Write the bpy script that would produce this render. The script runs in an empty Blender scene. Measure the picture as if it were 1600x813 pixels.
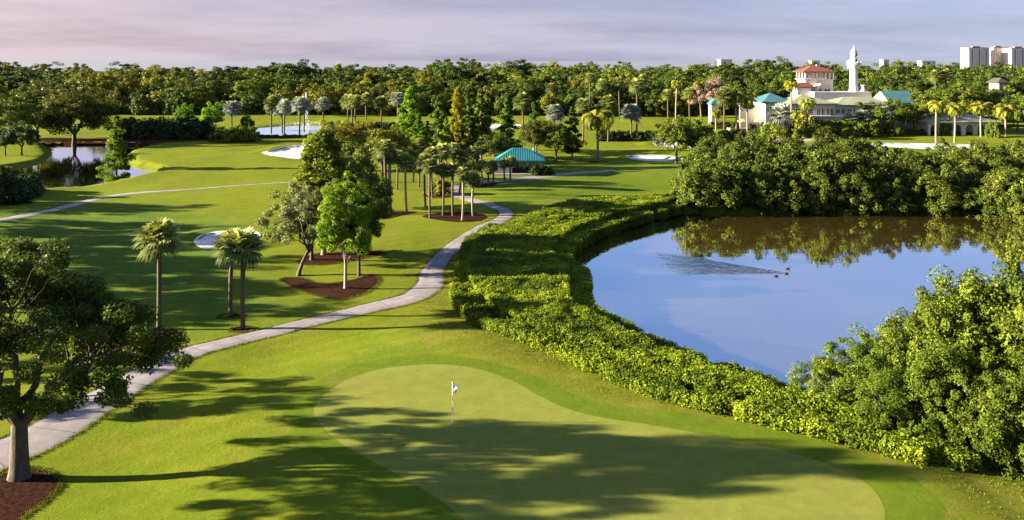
import bpy, math, random
import numpy as np
from mathutils import Vector
from mathutils.geometry import delaunay_2d_cdt

rnd = random.Random(7)
RNG = np.random.default_rng(11)
sc = bpy.context.scene
COL = sc.collection
PI = math.pi

# ------------------------------------------------------------------ camera numbers
F, HZ, CX, CH = 1256.0, 95.0, 800.0, 20.0       # focal length (px of the 1600 px photo), horizon row, centre column, camera height

# ------------------------------------------------------------------ noise and terrain
def _hash(i, j, s):
    n = (i * 374761393 + j * 668265263 + s * 144665) & 0x7fffffff
    n = ((n ^ (n >> 13)) * 1274126177) & 0x7fffffff
    return ((n ^ (n >> 16)) & 0xffff) / 32767.5 - 1.0

def noise2(x, y, s=0):
    x = np.asarray(x, float); y = np.asarray(y, float)
    i = np.floor(x).astype(np.int64); j = np.floor(y).astype(np.int64)
    u = x - i; v = y - j
    u = u*u*u*(u*(u*6-15)+10); v = v*v*v*(v*(v*6-15)+10)
    a = _hash(i, j, s); b = _hash(i+1, j, s); c = _hash(i, j+1, s); d = _hash(i+1, j+1, s)
    return (a*(1-u)+b*u)*(1-v) + (c*(1-u)+d*u)*v

def smooth(a, b, x):
    t = np.clip((x-a)/(b-a), 0, 1)
    return t*t*(3-2*t)

def flat(px, h=0.0):
    """photo pixels of points at height h -> ground plan (x, y)"""
    px = np.asarray(px, float)
    k = (CH-h)/(px[:, 1]-HZ)
    return np.stack([(px[:, 0]-CX)*k, F*k], 1)

def spline(pts, n=8, closed=True):
    pts = np.asarray(pts, float); m = len(pts); out = []
    rng = range(m) if closed else range(m-1)
    for i in rng:
        if closed: p0, p1, p2, p3 = pts[(i-1) % m], pts[i], pts[(i+1) % m], pts[(i+2) % m]
        else: p0, p1, p2, p3 = pts[max(i-1, 0)], pts[i], pts[i+1], pts[min(i+2, m-1)]
        for t in np.linspace(0, 1, n, endpoint=False):
            out.append(.5*((2*p1)+(-p0+p2)*t+(2*p0-5*p1+4*p2-p3)*t*t+(-p0+3*p1-3*p2+p3)*t**3))
    if not closed: out.append(pts[-1])
    return np.array(out)

def sdist(X, Y, poly, margin=6.0):
    """signed distance to a polygon, positive inside; -margin where farther than that"""
    X = np.asarray(X, float); Y = np.asarray(Y, float)
    out = np.full(X.shape, -margin)
    lo = poly.min(0)-margin; hi = poly.max(0)+margin
    m = (X > lo[0]) & (X < hi[0]) & (Y > lo[1]) & (Y < hi[1])
    if not m.any(): return out
    x = X[m]; y = Y[m]; d = np.full(x.shape, 1e9); ins = np.zeros(x.shape, bool)
    q = np.roll(poly, -1, 0)
    for (ax, ay), (bx, by) in zip(poly, q):
        ex, ey = bx-ax, by-ay
        t = np.clip(((x-ax)*ex+(y-ay)*ey)/(ex*ex+ey*ey+1e-12), 0, 1)
        d = np.minimum(d, (x-ax-t*ex)**2+(y-ay-t*ey)**2)
        c = (ay > y) != (by > y)
        if ey != 0: ins ^= c & (x < ex*(y-ay)/ey+ax)
    d = np.sqrt(d)
    out[m] = np.maximum(np.where(ins, d, -d), -margin)
    return out

WATER = -0.75
POND = spline(np.vstack([flat([(1050,333),(985,342),(930,358),(893,385),(893,420),(900,470),(940,520),(1000,556),(1090,592),(1180,618),(1260,625)], WATER),
                         [(25,51),(34,54),(46,57),(60,66),(80,80),(92,100),(84,107.5),(70,108.5)],
                         flat([(1500,332),(1380,332),(1240,333),(1130,334)], WATER)]), 6)
LPOND = spline(flat([(77,228),(150,227),(200,228),(255,230.5),(222,234),(199,242),(196,252),(203,259),(228,264),(245,271),(215,277),(182,286),(140,293),(85,297),(45,302),(-30,305),(-70,285),(0,268),(40,260),(70,253),(83,244),(78,234)], WATER), 6)
FPOND = spline(flat([(392,201),(440,196.5),(500,196),(538,199),(528,206),(480,210),(425,212),(396,208)], 0), 5)
BUNKERS = {
    'near': spline(flat([(303,378),(318,368),(350,363),(396,364),(407,371),(388,379),(350,385),(318,387)]), 6),
    'mid': spline(flat([(408,241),(424,237),(446,229),(482,227),(505,235),(522,246),(470,250),(430,247)]), 6),
    'apron': spline(flat([(976,243),(1003,240.5),(1050,242),(1064,246),(1036,251),(1002,248.5)]), 6),
    'fan': spline(flat([(1020,225),(1050,222.5),(1112,223.5),(1120,227),(1080,232),(1035,230)]), 6),
    'long': spline(flat([(1360,229),(1400,226),(1500,226),(1540,229),(1500,233),(1410,233)]), 6),
    'strip': spline(flat([(722,200),(745,196),(800,195),(815,198),(790,204),(740,205)]), 6),
}
GREEN = spline(flat([(490,648),(507,622),(545,597),(590,583),(645,577),(702,577),(752,584),(800,600),(842,624),(885,645),(935,659),(1012,672),(1120,692),(1220,713),(1305,740),(1352,765),(1376,792),(1383,825),(1360,880),(1180,930),(900,915),(760,850),(690,795),(620,752),(570,725),(530,700),(502,672)]), 6)

def height(x, y):
    x = np.asarray(x, float); y = np.asarray(y, float)
    far = 1-smooth(330, 420, np.hypot(x, y))
    z = far*(0.42*noise2(x/27, y/21, 1)+0.2*noise2(x/11+5, y/9, 2)+0.05*noise2(x/4, y/4, 3))
    g = smooth(-9, -1, sdist(x, y, GREEN, 12))
    z = z*(1-.75*g)+.35*g*(1-.4*smooth(36, 50, y))
    z = z+0.5*np.exp(-((x+3)/9)**2-((y-57)/4)**2)-0.55*np.exp(-((x+38)/22)**2-((y-78)/14)**2)
    for b in BUNKERS.values():
        d = sdist(x, y, b, 5)
        z = z+.34*smooth(-3.2, -.9, d)*(1-smooth(-.9, 1.2, d))*smooth(-1, 4, y-b[:, 1].mean()+2)-.3*smooth(-.4, 2.4, d)
    for p, w in ((POND, 1.6), (LPOND, 1.6), (FPOND, 2.5)):
        s = smooth(-w, w, sdist(x, y, p, 6))
        bed = -1.9 if p is not FPOND else -1.0
        z = z*(1-s)+bed*s
    return z

def hz(x, y): return float(height(np.array([x]), np.array([y]))[0])

def G(x, y):
    """photo pixel -> point on the terrain"""
    z = 0.0
    for _ in range(4):
        k = (CH-z)/(y-HZ); X = (x-CX)*k; Y = F*k
        z = hz(X, Y)
    return Vector((X, Y, z))

def Q(x, y, Y):
    """photo pixel at depth Y -> point"""
    return Vector(((x-CX)/F*Y, Y, CH-(y-HZ)/F*Y))

# ------------------------------------------------------------------ objects
def tag(o, label=None, cat=None, group=None, kind=None):
    if label: o['label'] = label
    if cat: o['category'] = cat
    if group: o['group'] = group
    if kind: o['kind'] = kind
    return o

def thing(name, label, cat, loc=(0,0,0), rz=0.0, s=1.0, group=None):
    o = bpy.data.objects.new(name, None); COL.objects.link(o)
    o.empty_display_size = .3
    o.location = loc; o.rotation_euler = (0, 0, rz); o.scale = (s, s, s) if np.isscalar(s) else s
    return tag(o, label, cat, group)

def obj(name, me, parent=None, mat=None):
    o = bpy.data.objects.new(name, me); COL.objects.link(o)
    if mat and not len(me.materials): me.materials.append(mat)
    if parent: o.parent = parent
    return o

def mesh(name, V, Fc, mat=None, var=None, smooth_=False):
    """numpy verts (n,3) and faces: an (m,4)/(m,3) array or list of lists"""
    me = bpy.data.meshes.new(name)
    if isinstance(Fc, np.ndarray):
        k = Fc.shape[1]; n = len(Fc)
        me.vertices.add(len(V)); me.vertices.foreach_set('co', np.asarray(V, np.float32).ravel())
        me.loops.add(n*k); me.loops.foreach_set('vertex_index', Fc.astype(np.int32).ravel())
        me.polygons.add(n); me.polygons.foreach_set('loop_start', np.arange(0, n*k, k, dtype=np.int32))
        me.update(calc_edges=True)
    else:
        me.from_pydata([tuple(v) for v in V], [], [tuple(f) for f in Fc]); me.update()
    if var is not None:
        a = me.attributes.new('var', 'FLOAT', 'POINT'); a.data.foreach_set('value', np.asarray(var, np.float32))
    if smooth_: me.polygons.foreach_set('use_smooth', np.ones(len(me.polygons), bool))
    if mat: me.materials.append(mat)
    return me

class MB:
    """collects plain shapes into one mesh"""
    def __init__(self): self.v = []; self.f = []
    def add(self, V, Fc):
        b = len(self.v); self.v += [tuple(p) for p in V]; self.f += [tuple(b+int(i) for i in f) for f in Fc]; return self
    def box(self, x0, x1, y0, y1, z0, z1):
        V = [(x, y, z) for z in (z0, z1) for x, y in ((x0,y0),(x1,y0),(x1,y1),(x0,y1))]
        return self.add(V, [(3,2,1,0),(4,5,6,7),(0,1,5,4),(1,2,6,5),(2,3,7,6),(3,0,4,7)])
    def hip(self, x0, x1, y0, y1, z0, z1, inset=None, t=.25):
        """hipped roof with its fascia"""
        w, d = x1-x0, y1-y0; i = min(w, d)/2 if inset is None else inset
        if w >= d: r = [(x0+i, (y0+y1)/2, z1), (x1-i, (y0+y1)/2, z1)]
        else: r = [((x0+x1)/2, y0+i, z1), ((x0+x1)/2, y1-i, z1)]
        V = [(x0,y0,z0-t),(x1,y0,z0-t),(x1,y1,z0-t),(x0,y1,z0-t),(x0,y0,z0),(x1,y0,z0),(x1,y1,z0),(x0,y1,z0)]+r
        top = [(4,5,9,8),(5,6,9),(6,7,8,9),(7,4,8)] if w >= d else [(4,5,8),(5,6,9,8),(6,7,9),(7,4,8,9)]
        return self.add(V, [(3,2,1,0),(0,1,5,4),(1,2,6,5),(2,3,7,6),(3,0,4,7)]+top)
    def lathe(self, prof, n=20, c=(0,0,0)):
        V = []; k = len(prof)
        for r, z in prof:
            for a in range(n):
                t = 2*PI*a/n; V.append((c[0]+r*math.cos(t), c[1]+r*math.sin(t), c[2]+z))
        Fc = [(i*n+a, i*n+(a+1) % n, (i+1)*n+(a+1) % n, (i+1)*n+a) for i in range(k-1) for a in range(n)]
        Fc += [tuple(range(n))[::-1], tuple((k-1)*n+a for a in range(n))]
        return self.add(V, Fc)
    def build(self, name, mat, parent=None, smooth_=False):
        return obj(name, mesh(name, self.v, self.f, mat, smooth_=smooth_), parent)

def tube(path, rad, n=8):
    path = np.asarray(path, float); rad = np.asarray(rad, float); k = len(path)
    d = np.gradient(path, axis=0); d /= np.linalg.norm(d, axis=1)[:, None]+1e-9
    ref = np.where(np.abs(d[:, 2:3]) < .9, [[0, 0, 1.]], [[1., 0, 0]])
    ref = np.tile(ref[k//2], (k, 1))
    u = np.cross(d, ref); u /= np.linalg.norm(u, axis=1)[:, None]+1e-9
    w = np.cross(d, u)
    a = np.linspace(0, 2*PI, n, endpoint=False)
    V = path[:, None, :]+rad[:, None, None]*(u[:, None, :]*np.cos(a)[None, :, None]+w[:, None, :]*np.sin(a)[None, :, None])
    i = np.arange(k-1)[:, None]*n; j = np.arange(n)[None, :]; j2 = (j+1) % n
    Fc = np.stack([i+j, i+j2, i+n+j2, i+n+j], -1).reshape(-1, 4)
    return V.reshape(-1, 3), Fc

def merge(parts):
    V = []; Fc = []; A = []; b = 0
    for p in parts:
        V.append(p[0]); Fc.append(p[1]+b); b += len(p[0])
        A.append(p[2] if len(p) > 2 else np.zeros(len(p[0])))
    return np.vstack(V), np.vstack(Fc), np.concatenate(A)

# ------------------------------------------------------------------ materials
def new_mat(name):
    m = bpy.data.materials.new(name); m.use_nodes = True; nt = m.node_tree; nt.nodes.clear()
    out = nt.nodes.new('ShaderNodeOutputMaterial')
    return m, nt, out

class N:
    def __init__(self, nt): self.nt = nt
    def __call__(self, typ, **kw):
        n = self.nt.nodes.new('ShaderNode'+typ)
        for k, v in kw.items():
            if k.startswith('_'):
                setattr(n, k[1:], v)
            else:
                key = int(k[1:]) if k[0] == 'i' and k[1:].isdigit() else k.replace('__', ' ')
                s = n.inputs[key]
                if hasattr(v, 'is_output') or isinstance(v, bpy.types.NodeSocket): self.nt.links.new(v, s)
                else: s.default_value = v
        return n
    def math(self, op, a, b=0.0):
        return self('Math', _operation=op, i0=a, i1=b).outputs[0]
    def noise(self, vec, scale, detail=3.0, rough=.55):
        return self('TexNoise', Vector=vec, Scale=scale, Detail=detail, Roughness=rough).outputs['Fac']
    def ramp(self, fac, stops, interp='LINEAR'):
        r = self('ValToRGB', Fac=fac); e = r.color_ramp; e.interpolation = interp
        while len(e.elements) < len(stops): e.elements.new(.5)
        for el, (p, c) in zip(e.elements, stops):
            el.position = p; el.color = (*c, 1) if len(c) == 3 else c
        return r.outputs[0]
    def mix(self, fac, a, b, blend='MIX'):
        n = self.nt.nodes.new('ShaderNodeMix'); n.data_type = 'RGBA'; n.blend_type = blend
        for s, v in ((n.inputs[0], fac), (n.inputs[6], a), (n.inputs[7], b)):
            if isinstance(v, bpy.types.NodeSocket): self.nt.links.new(v, s)
            else: s.default_value = v if not isinstance(v, tuple) else ((*v, 1) if len(v) == 3 else v)
        return n.outputs[2]
    def maprange(self, v, a, b, c=0.0, d=1.0):
        return self('MapRange', i0=v, i1=a, i2=b, i3=c, i4=d).outputs[0]

def leaf_mat(name, cols, trans=.3, rough=.5, hue=.10):
    """cols: dark, mid, bright leaf colours"""
    m, nt, out = new_mat(name); n = N(nt)
    at = n('Attribute', _attribute_name='var').outputs['Fac']
    oi = n('ObjectInfo').outputs['Random']
    c = n.ramp(at, [(0, cols[0]), (.5, cols[1]), (1, cols[2])])
    hsv = n('HueSaturation', Hue=n.maprange(oi, 0, 1, .5-hue*.3, .5+hue*.25), Saturation=1.0, Value=n.maprange(n.math('FRACT', n.math('MULTIPLY', oi, 7.3)), 0, 1, .75, 1.2), Color=c)
    b = n('BsdfPrincipled', Base__Color=hsv.outputs[0], Roughness=rough, Specular__IOR__Level=.06)
    t = n('BsdfTranslucent', Color=n.mix(1.0, hsv.outputs[0], (1.25, 1.25, .5), 'MULTIPLY'))
    mx = n('MixShader', Fac=trans, i1=b.outputs[0], i2=t.outputs[0])
    nt.links.new(mx.outputs[0], out.inputs[0])
    return m

def plain(name, col, rough=.7, var=.25, scale=6.0, bump=.0, metal=0.0, col2=None, spec=.4):
    m, nt, out = new_mat(name); n = N(nt)
    co = n('TexCoord').outputs['Object']
    f = n.noise(co, scale, 5, .6)
    c2 = col2 or tuple(x*(1-var) for x in col)
    c = n.mix(n.maprange(f, .35, .68), col, c2)
    b = n('BsdfPrincipled', Base__Color=c, Roughness=rough, Metallic=metal, Specular__IOR__Level=spec)
    if bump:
        nt.links.new(n('Bump', Strength=bump, Distance=.05, Height=n.noise(co, scale*5, 4, .6)).outputs[0], b.inputs['Normal'])
    nt.links.new(b.outputs[0], out.inputs[0])
    return m

def bark_mat(name, c1, c2, scale=7.0):
    m, nt, out = new_mat(name); n = N(nt)
    co = n('TexCoord').outputs['Object']
    st = n('Mapping', Vector=co, Scale=(1, 1, .25)).outputs[0]
    f = n.noise(st, scale, 6, .7)
    c = n.mix(n.maprange(f, .3, .7), c1, c2)
    b = n('BsdfPrincipled', Base__Color=c, Roughness=.9, Specular__IOR__Level=.2,
          Normal=n('Bump', Strength=.8, Distance=.06, Height=f).outputs[0])
    nt.links.new(b.outputs[0], out.inputs[0])
    return m

def palm_bark(name, c1, c2):
    m, nt, out = new_mat(name); n = N(nt)
    co = n('TexCoord').outputs['Object']
    w = n('TexWave', Vector=co, Scale=2.3, Distortion=9.0, Detail=4.0, _bands_direction='Z').outputs['Fac']
    f = n.noise(co, 5, 4, .6)
    c = n.mix(n.math('MULTIPLY', n.math('ADD', w, f), .5), c1, c2)
    b = n('BsdfPrincipled', Base__Color=c, Roughness=.9, Specular__IOR__Level=.2,
          Normal=n('Bump', Strength=.6, Distance=.04, Height=w).outputs[0])
    nt.links.new(b.outputs[0], out.inputs[0])
    return m

def grass_mat(name, base, alt, dry, fine=18.0, bump=.35, stripes=0.0, lush=None):
    """turf: patches, worn tones, mowing bands and blade-scale grain"""
    m, nt, out = new_mat(name); n = N(nt)
    pos = n('NewGeometry').outputs['Position']
    c = n.mix(n.maprange(n.noise(pos, .07, 4, .6), .38, .62), base, alt)
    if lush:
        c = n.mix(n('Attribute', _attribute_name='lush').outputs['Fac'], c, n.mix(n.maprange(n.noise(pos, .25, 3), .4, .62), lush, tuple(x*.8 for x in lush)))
        ro = n('Attribute', _attribute_name='rough').outputs['Fac']
        rc = n.mix(n.maprange(n.noise(pos, .6, 5, .7), .35, .65), (.105, .122, .011), (.14, .132, .022))
        c = n.mix(ro, c, rc)
    c = n.mix(n.math('MULTIPLY', n.maprange(n.noise(n('Mapping', Vector=pos, Scale=(.45, 1.2, 1)).outputs[0], .33, 6, .68), .47, .70), .65), c, dry)
    c = n.mix(n.math('MULTIPLY', n.maprange(n.noise(pos, 1.1, 6, .78), .42, .66), .55), c, tuple(x*.6 for x in base))
    c = n.mix(n.math('MULTIPLY', n.maprange(n.noise(n('Mapping', Vector=pos, Location=(7, 3, 0), Scale=(1, .7, 1)).outputs[0], .18, 6, .7), .56, .66), .35), c, (.17, .125, .04))
    if stripes:
        w = n('TexWave', Vector=n('Mapping', Vector=pos, Rotation=(0, 0, .9)).outputs[0], Scale=.16, Distortion=.6, Detail=1.0).outputs['Fac']
        c = n.mix(n.math('MULTIPLY', n.maprange(w, .4, .6), stripes), c, tuple(x*.7 for x in alt))
    g = n.noise(n('Mapping', Vector=pos, Scale=(1, 1.6, 1)).outputs[0], fine, 4, .75)
    c = n.mix(n.maprange(g, .38, .66, 0, .6), c, tuple(x*.45 for x in base))
    h = n.math('ADD', g, n.math('MULTIPLY', n.noise(pos, 3.0, 4, .7), 1.5))
    b = n('BsdfPrincipled', Base__Color=c, Roughness=.95, Specular__IOR__Level=.02,
          Normal=n('Bump', Strength=bump, Distance=.06, Height=h).outputs[0])
    nt.links.new(b.outputs[0], out.inputs[0])
    return m

def water_mat(name, body, refl=.75, wake=False, blow=.012, gloss=.015):
    m, nt, out = new_mat(name); n = N(nt)
    pos = n('NewGeometry').outputs['Position']
    st = n('Mapping', Vector=pos, Scale=(.25, 1.0, 1)).outputs[0]
    h = n.math('MULTIPLY', n.noise(st, .9, 3, .5), .5)
    h = n.math('ADD', h, n.math('MULTIPLY', n.noise(pos, 3.5, 2, .5), .06))
    if wake:                                                   # the vee of ripples trailing left behind the swimming birds
        sx = n('SeparateXYZ', Vector=pos)
        x, y = sx.outputs[0], sx.outputs[1]
        dx = n.math('SUBTRACT', wake[0], x)                   # metres behind the leading bird
        half = n.math('ADD', n.math('MULTIPLY', dx, .40), .25)
        dy = n.math('SUBTRACT', y, n.math('ADD', n.math('MULTIPLY', dx, .36), wake[1]))
        inside = n.math('SUBTRACT', 1.0, n.maprange(n.math('DIVIDE', n.math('ABSOLUTE', dy), n.math('MAXIMUM', half, .01)), .75, 1.15))
        along = n.math('MULTIPLY', n.maprange(dx, 0, .6), n.maprange(dx, 7, 12.5, 1, 0))
        msk = n.math('MULTIPLY', inside, along)
        rip = n('TexWave', Vector=n('Mapping', Vector=pos, Rotation=(0, 0, .12)).outputs[0], Scale=.8, Distortion=14.0, Detail=4.0, _bands_direction='Y').outputs['Fac']
        h = n.math('ADD', h, n.math('MULTIPLY', n.math('MULTIPLY', rip, msk), 2.6))
    bp = n('Bump', Strength=1.0, Distance=blow, Height=h)
    g = n('BsdfGlossy', Color=(1, 1, 1, 1), Roughness=gloss, Normal=bp.outputs[0])
    d = n('BsdfDiffuse', Color=(*body, 1))
    fr = n('Fresnel', IOR=1.33, Normal=bp.outputs[0]).outputs[0]
    fac = n.maprange(fr, .02, .45, refl*.55, min(1, refl*1.2))
    mx = n('MixShader', Fac=fac, i1=d.outputs[0], i2=g.outputs[0])
    nt.links.new(mx.outputs[0], out.inputs[0])
    return m

def path_mat():
    """concrete slabs: saw-cut joints, tyre-darkened middle, stains"""
    m, nt, out = new_mat('cart path concrete'); n = N(nt)
    pos = n('NewGeometry').outputs['Position']
    al = n('Attribute', _attribute_name='var').outputs['Fac']; ac = n('Attribute', _attribute_name='across').outputs['Fac']
    j = n.math('LESS_THAN', n.math('FRACT', n.math('DIVIDE', al, 3.2)), .022)
    slab = n('TexWhiteNoise', _noise_dimensions='1D', W=n.math('FLOOR', n.math('DIVIDE', al, 3.2))).outputs[0]
    c = n.mix(slab, (.245,.205,.205), (.19,.165,.172))
    c = n.mix(n.math('MULTIPLY', n.maprange(n.noise(pos, .9, 6, .7), .4, .68), .65), c, (.125,.10,.10))
    tr = n.math('SUBTRACT', 1.0, n.maprange(n.math('ABSOLUTE', n.math('SUBTRACT', n.math('ABSOLUTE', ac), .45)), .05, .25))
    c = n.mix(n.math('MULTIPLY', tr, .3), c, (.13,.115,.12))
    ed = n.math('MULTIPLY', n.maprange(n.math('ABSOLUTE', ac), .75, 1.0), n.maprange(n.noise(pos, 2.0, 5, .7), .35, .6))
    c = n.mix(ed, c, (.12,.10,.045)); c = n.mix(n.math('MULTIPLY', j, .7), c, (.05,.045,.045))
    b = n('BsdfPrincipled', Base__Color=c, Roughness=.9, Specular__IOR__Level=.15, Normal=n('Bump', Strength=.3, Distance=.03, Height=n.noise(pos, 9, 4, .6)).outputs[0])
    nt.links.new(b.outputs[0], out.inputs[0])
    return m

M = {}
M['oak'] = leaf_mat('oak leaves', [(.022,.032,.006), (.05,.068,.010), (.14,.15,.024)], .25)
M['wood_dark'] = leaf_mat('dense wood leaves', [(.016,.029,.005), (.042,.064,.009), (.105,.13,.014)], .12, hue=.05)
M['wood_gold'] = leaf_mat('golden wood leaves', [(.045,.05,.006), (.125,.125,.010), (.25,.235,.016)], .12, hue=.03)
M['wood_green'] = leaf_mat('green wood leaves', [(.028,.046,.006), (.075,.105,.010), (.175,.20,.016)], .12, hue=.05)
M['olive'] = leaf_mat('olive leaves', [(.055,.06,.022), (.12,.125,.045), (.2,.2,.08)], .2)
M['cypress'] = leaf_mat('cypress needles', [(.04,.085,.006), (.10,.19,.010), (.19,.28,.016)], .4, hue=.05)
M['cypress_gold'] = leaf_mat('golden cypress needles', [(.11,.10,.008), (.21,.195,.012), (.31,.285,.016)], .35, hue=.02)
M['cypress_dark'] = leaf_mat('dark cypress needles', [(.028,.052,.008), (.058,.10,.012), (.12,.17,.018)], .3, hue=.05)
M['feathery'] = leaf_mat('feathery yellow-green leaves', [(.035,.055,.007), (.10,.125,.011), (.21,.225,.018)], .3, hue=.03)
M['rust'] = leaf_mat('rusty leaves', [(.075,.075,.009), (.15,.145,.014), (.25,.23,.02)], .3, hue=.03)
M['pink'] = leaf_mat('pinkish bare twigs', [(.11,.075,.055), (.18,.125,.095), (.25,.18,.14)], .2, hue=.02)
M['mangrove'] = leaf_mat('mangrove leaves', [(.018,.03,.005), (.055,.075,.010), (.17,.185,.022)], .18, .6, hue=.05)
M['mangrove_near'] = leaf_mat('young mangrove leaves', [(.022,.038,.005), (.065,.095,.009), (.19,.215,.02)], .22, .6, hue=.05)
M['hedge'] = leaf_mat('hedge leaves', [(.04,.064,.006), (.12,.165,.009), (.27,.31,.015)], .25, .6, hue=0)
M['shrub'] = leaf_mat('shrub leaves', [(.018,.032,.010), (.035,.055,.014), (.06,.085,.02)], .2)
M['fan'] = leaf_mat('fan palm fronds', [(.055,.07,.018), (.125,.15,.04), (.29,.30,.105)], .22, hue=.04)
M['feather'] = leaf_mat('feather palm fronds', [(.045,.062,.010), (.12,.135,.016), (.25,.22,.026)], .3, hue=.05)
M['silver'] = leaf_mat('silver palm fronds', [(.11,.125,.11), (.2,.22,.2), (.33,.35,.32)], .2, hue=.02)
M['bark'] = bark_mat('oak bark', (.12,.09,.065), (.035,.027,.02))
M['bark_pale'] = bark_mat('pale bark', (.3,.25,.19), (.13,.10,.07))
M['palm_bark'] = palm_bark('palm bark', (.12,.085,.06), (.05,.034,.024))
M['palm_pale'] = palm_bark('pale palm bark', (.28,.22,.165), (.13,.095,.07))
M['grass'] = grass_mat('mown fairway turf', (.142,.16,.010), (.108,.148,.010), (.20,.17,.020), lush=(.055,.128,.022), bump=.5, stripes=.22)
M['tuft'] = leaf_mat('unmown grass blades', [(.045,.058,.007), (.085,.105,.010), (.13,.135,.016)], .2, .9, hue=0)
M['collar'] = grass_mat('collar turf', (.098,.135,.010), (.082,.122,.010), (.118,.14,.012), bump=.3)
M['greens'] = grass_mat('putting surface', (.175,.185,.034), (.158,.175,.031), (.20,.192,.042), fine=30, bump=.08, stripes=.12)
M['sand'] = plain('bunker sand', (.48,.44,.41), .95, .12, 1.2, .3)
M['mulch'] = plain('bark mulch', (.045,.021,.014), .95, .6, 4.5, 1.0, col2=(.014,.006,.005), spec=.0)
M['path'] = plain('concrete path', (.23,.195,.20), .9, .4, .55, .25)
M['cart'] = path_mat()
M['hedge_core'] = plain('hedge twigs', (.03,.042,.010), .95, .5, 3.0, .5)
M['pond'] = water_mat('pond water', (.075,.05,.012), .84, wake=tuple(flat([(1226,427)], WATER)[0]))
M['lpond'] = water_mat('left pond water', (.02,.02,.012), .84, blow=.02)
M['fpond'] = water_mat('fountain pond water', (.36,.38,.42), .75, blow=.05, gloss=.3)  # pale body colour holds painted-in sky brightness of the ruffled water
M['white'] = plain('white stucco', (.56,.51,.47), .8, .12, .7, .1)
M['cream'] = plain('cream stucco', (.5,.41,.32), .8, .15, .7, .1)
M['teal'] = plain('teal standing seam metal', (.035,.19,.18), .45, .2, .5, metal=.1)
M['teal_dull'] = plain('weathered teal metal', (.045,.12,.125), .5, .25, .5, metal=.1)
M['sage'] = plain('sage metal roof', (.20,.20,.12), .45, .15, .5)
M['red_tile'] = plain('red clay tile', (.15,.036,.022), .8, .35, 2.5, .5)
M['glass'] = plain('dark window glass', (.035,.04,.045), .12, .4, .3, spec=.8)
M['dark'] = plain('dark timber', (.05,.04,.035), .8, .4, 4.0)
M['flagwhite'] = plain('white flag cloth', (.8,.78,.76), .8, .06, 3.0)
M['stickred'] = plain('red stick band', (.35,.16,.09), .5, .1, 3.0)
M['black'] = plain('black plastic', (.012,.012,.012), .5, .2, 3.0)
M['pink_wall'] = plain('pinkish stucco', (.52,.42,.40), .85, .12, 1.5, .1)
M['steel_blue'] = plain('painted drinks machine', (.12,.2,.26), .4, .3, 1.0)
M['umb'] = plain('lime canvas', (.36,.46,.12), .8, .1, 1.0)
M['sea'] = plain('bay water', (.135,.14,.175), .7, .1, .002)
M['duck'] = plain('dark feathers', (.035,.028,.022), .7, .5, 12.0)
M['fount'] = plain('white water jet', (.85,.86,.88), .6, .1, 3.0)
M['patio'] = plain('brick paving', (.3,.2,.15), .9, .3, 1.5, .3)

# ------------------------------------------------------------------ leaf clouds
def cards(P, Nn, size, var, rng, aspect=.6, jit=.55):
    """one pointed leaf (or leaf tuft) per point: a rhombus in the plane across its normal"""
    n = len(P)
    Nn = Nn/(np.linalg.norm(Nn, axis=1)[:, None]+1e-9)
    r = rng.normal(size=(n, 3)); u = np.cross(Nn, r); u /= np.linalg.norm(u, axis=1)[:, None]+1e-9
    w = np.cross(Nn, u)
    s = (size*(1+jit*rng.uniform(-1, 1, n)))[:, None] if np.isscalar(size) else (size*(1+jit*rng.uniform(-1, 1, n)))[:, None]
    a = aspect*(1+.4*rng.uniform(-1, 1, (n, 1)))
    bend = Nn*s*.22*rng.uniform(-1, 1, (n, 1))
    V = np.stack([P-u*s, P-w*s*a+bend, P+u*s, P+w*s*a+bend], 1).reshape(-1, 3)
    Fc = np.arange(4*n).reshape(n, 4)
    return V, Fc, np.repeat(var, 4)

def clumps_to_leaves(C, R, per, size, rng, centre, squash=.75, rnd_n=.55, up=.25, aspect=.6):
    k = len(C); d = rng.normal(size=(k*per, 3)); d /= np.linalg.norm(d, axis=1)[:, None]
    rr = rng.uniform(.35, 1.1, k*per)**.6
    Rr = np.repeat(R, per)*rr
    off = d*Rr[:, None]; off[:, 2] *= squash
    P = np.repeat(C, per, 0)+off
    out = np.repeat(C-centre, per, 0); out /= np.linalg.norm(out, axis=1)[:, None]+1e-9
    Nn = d*.8+out*.35+rng.normal(size=d.shape)*rnd_n; Nn[:, 2] += up
    cv = np.repeat(rng.uniform(.2, .8, k), per)
    var = np.clip(cv*.55+.45*rng.uniform(0, 1, k*per), 0, 1)
    return cards(P, Nn, size, var, rng, aspect)

def limb(a, b, r0, r1, rng, k=6, sag=.12, n=6):
    a = np.array(a, float); b = np.array(b, float); t = np.linspace(0, 1, k)[:, None]
    L = np.linalg.norm(b-a)
    P = a*(1-t)+b*t
    P[:, 2] += (np.sin(t[:, 0]*PI))*L*sag
    P[1:-1] += rng.normal(size=(k-2, 3))*L*.035
    return tube(P, r0+(r1-r0)*np.linspace(0, 1, k)**.8, n), P

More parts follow.
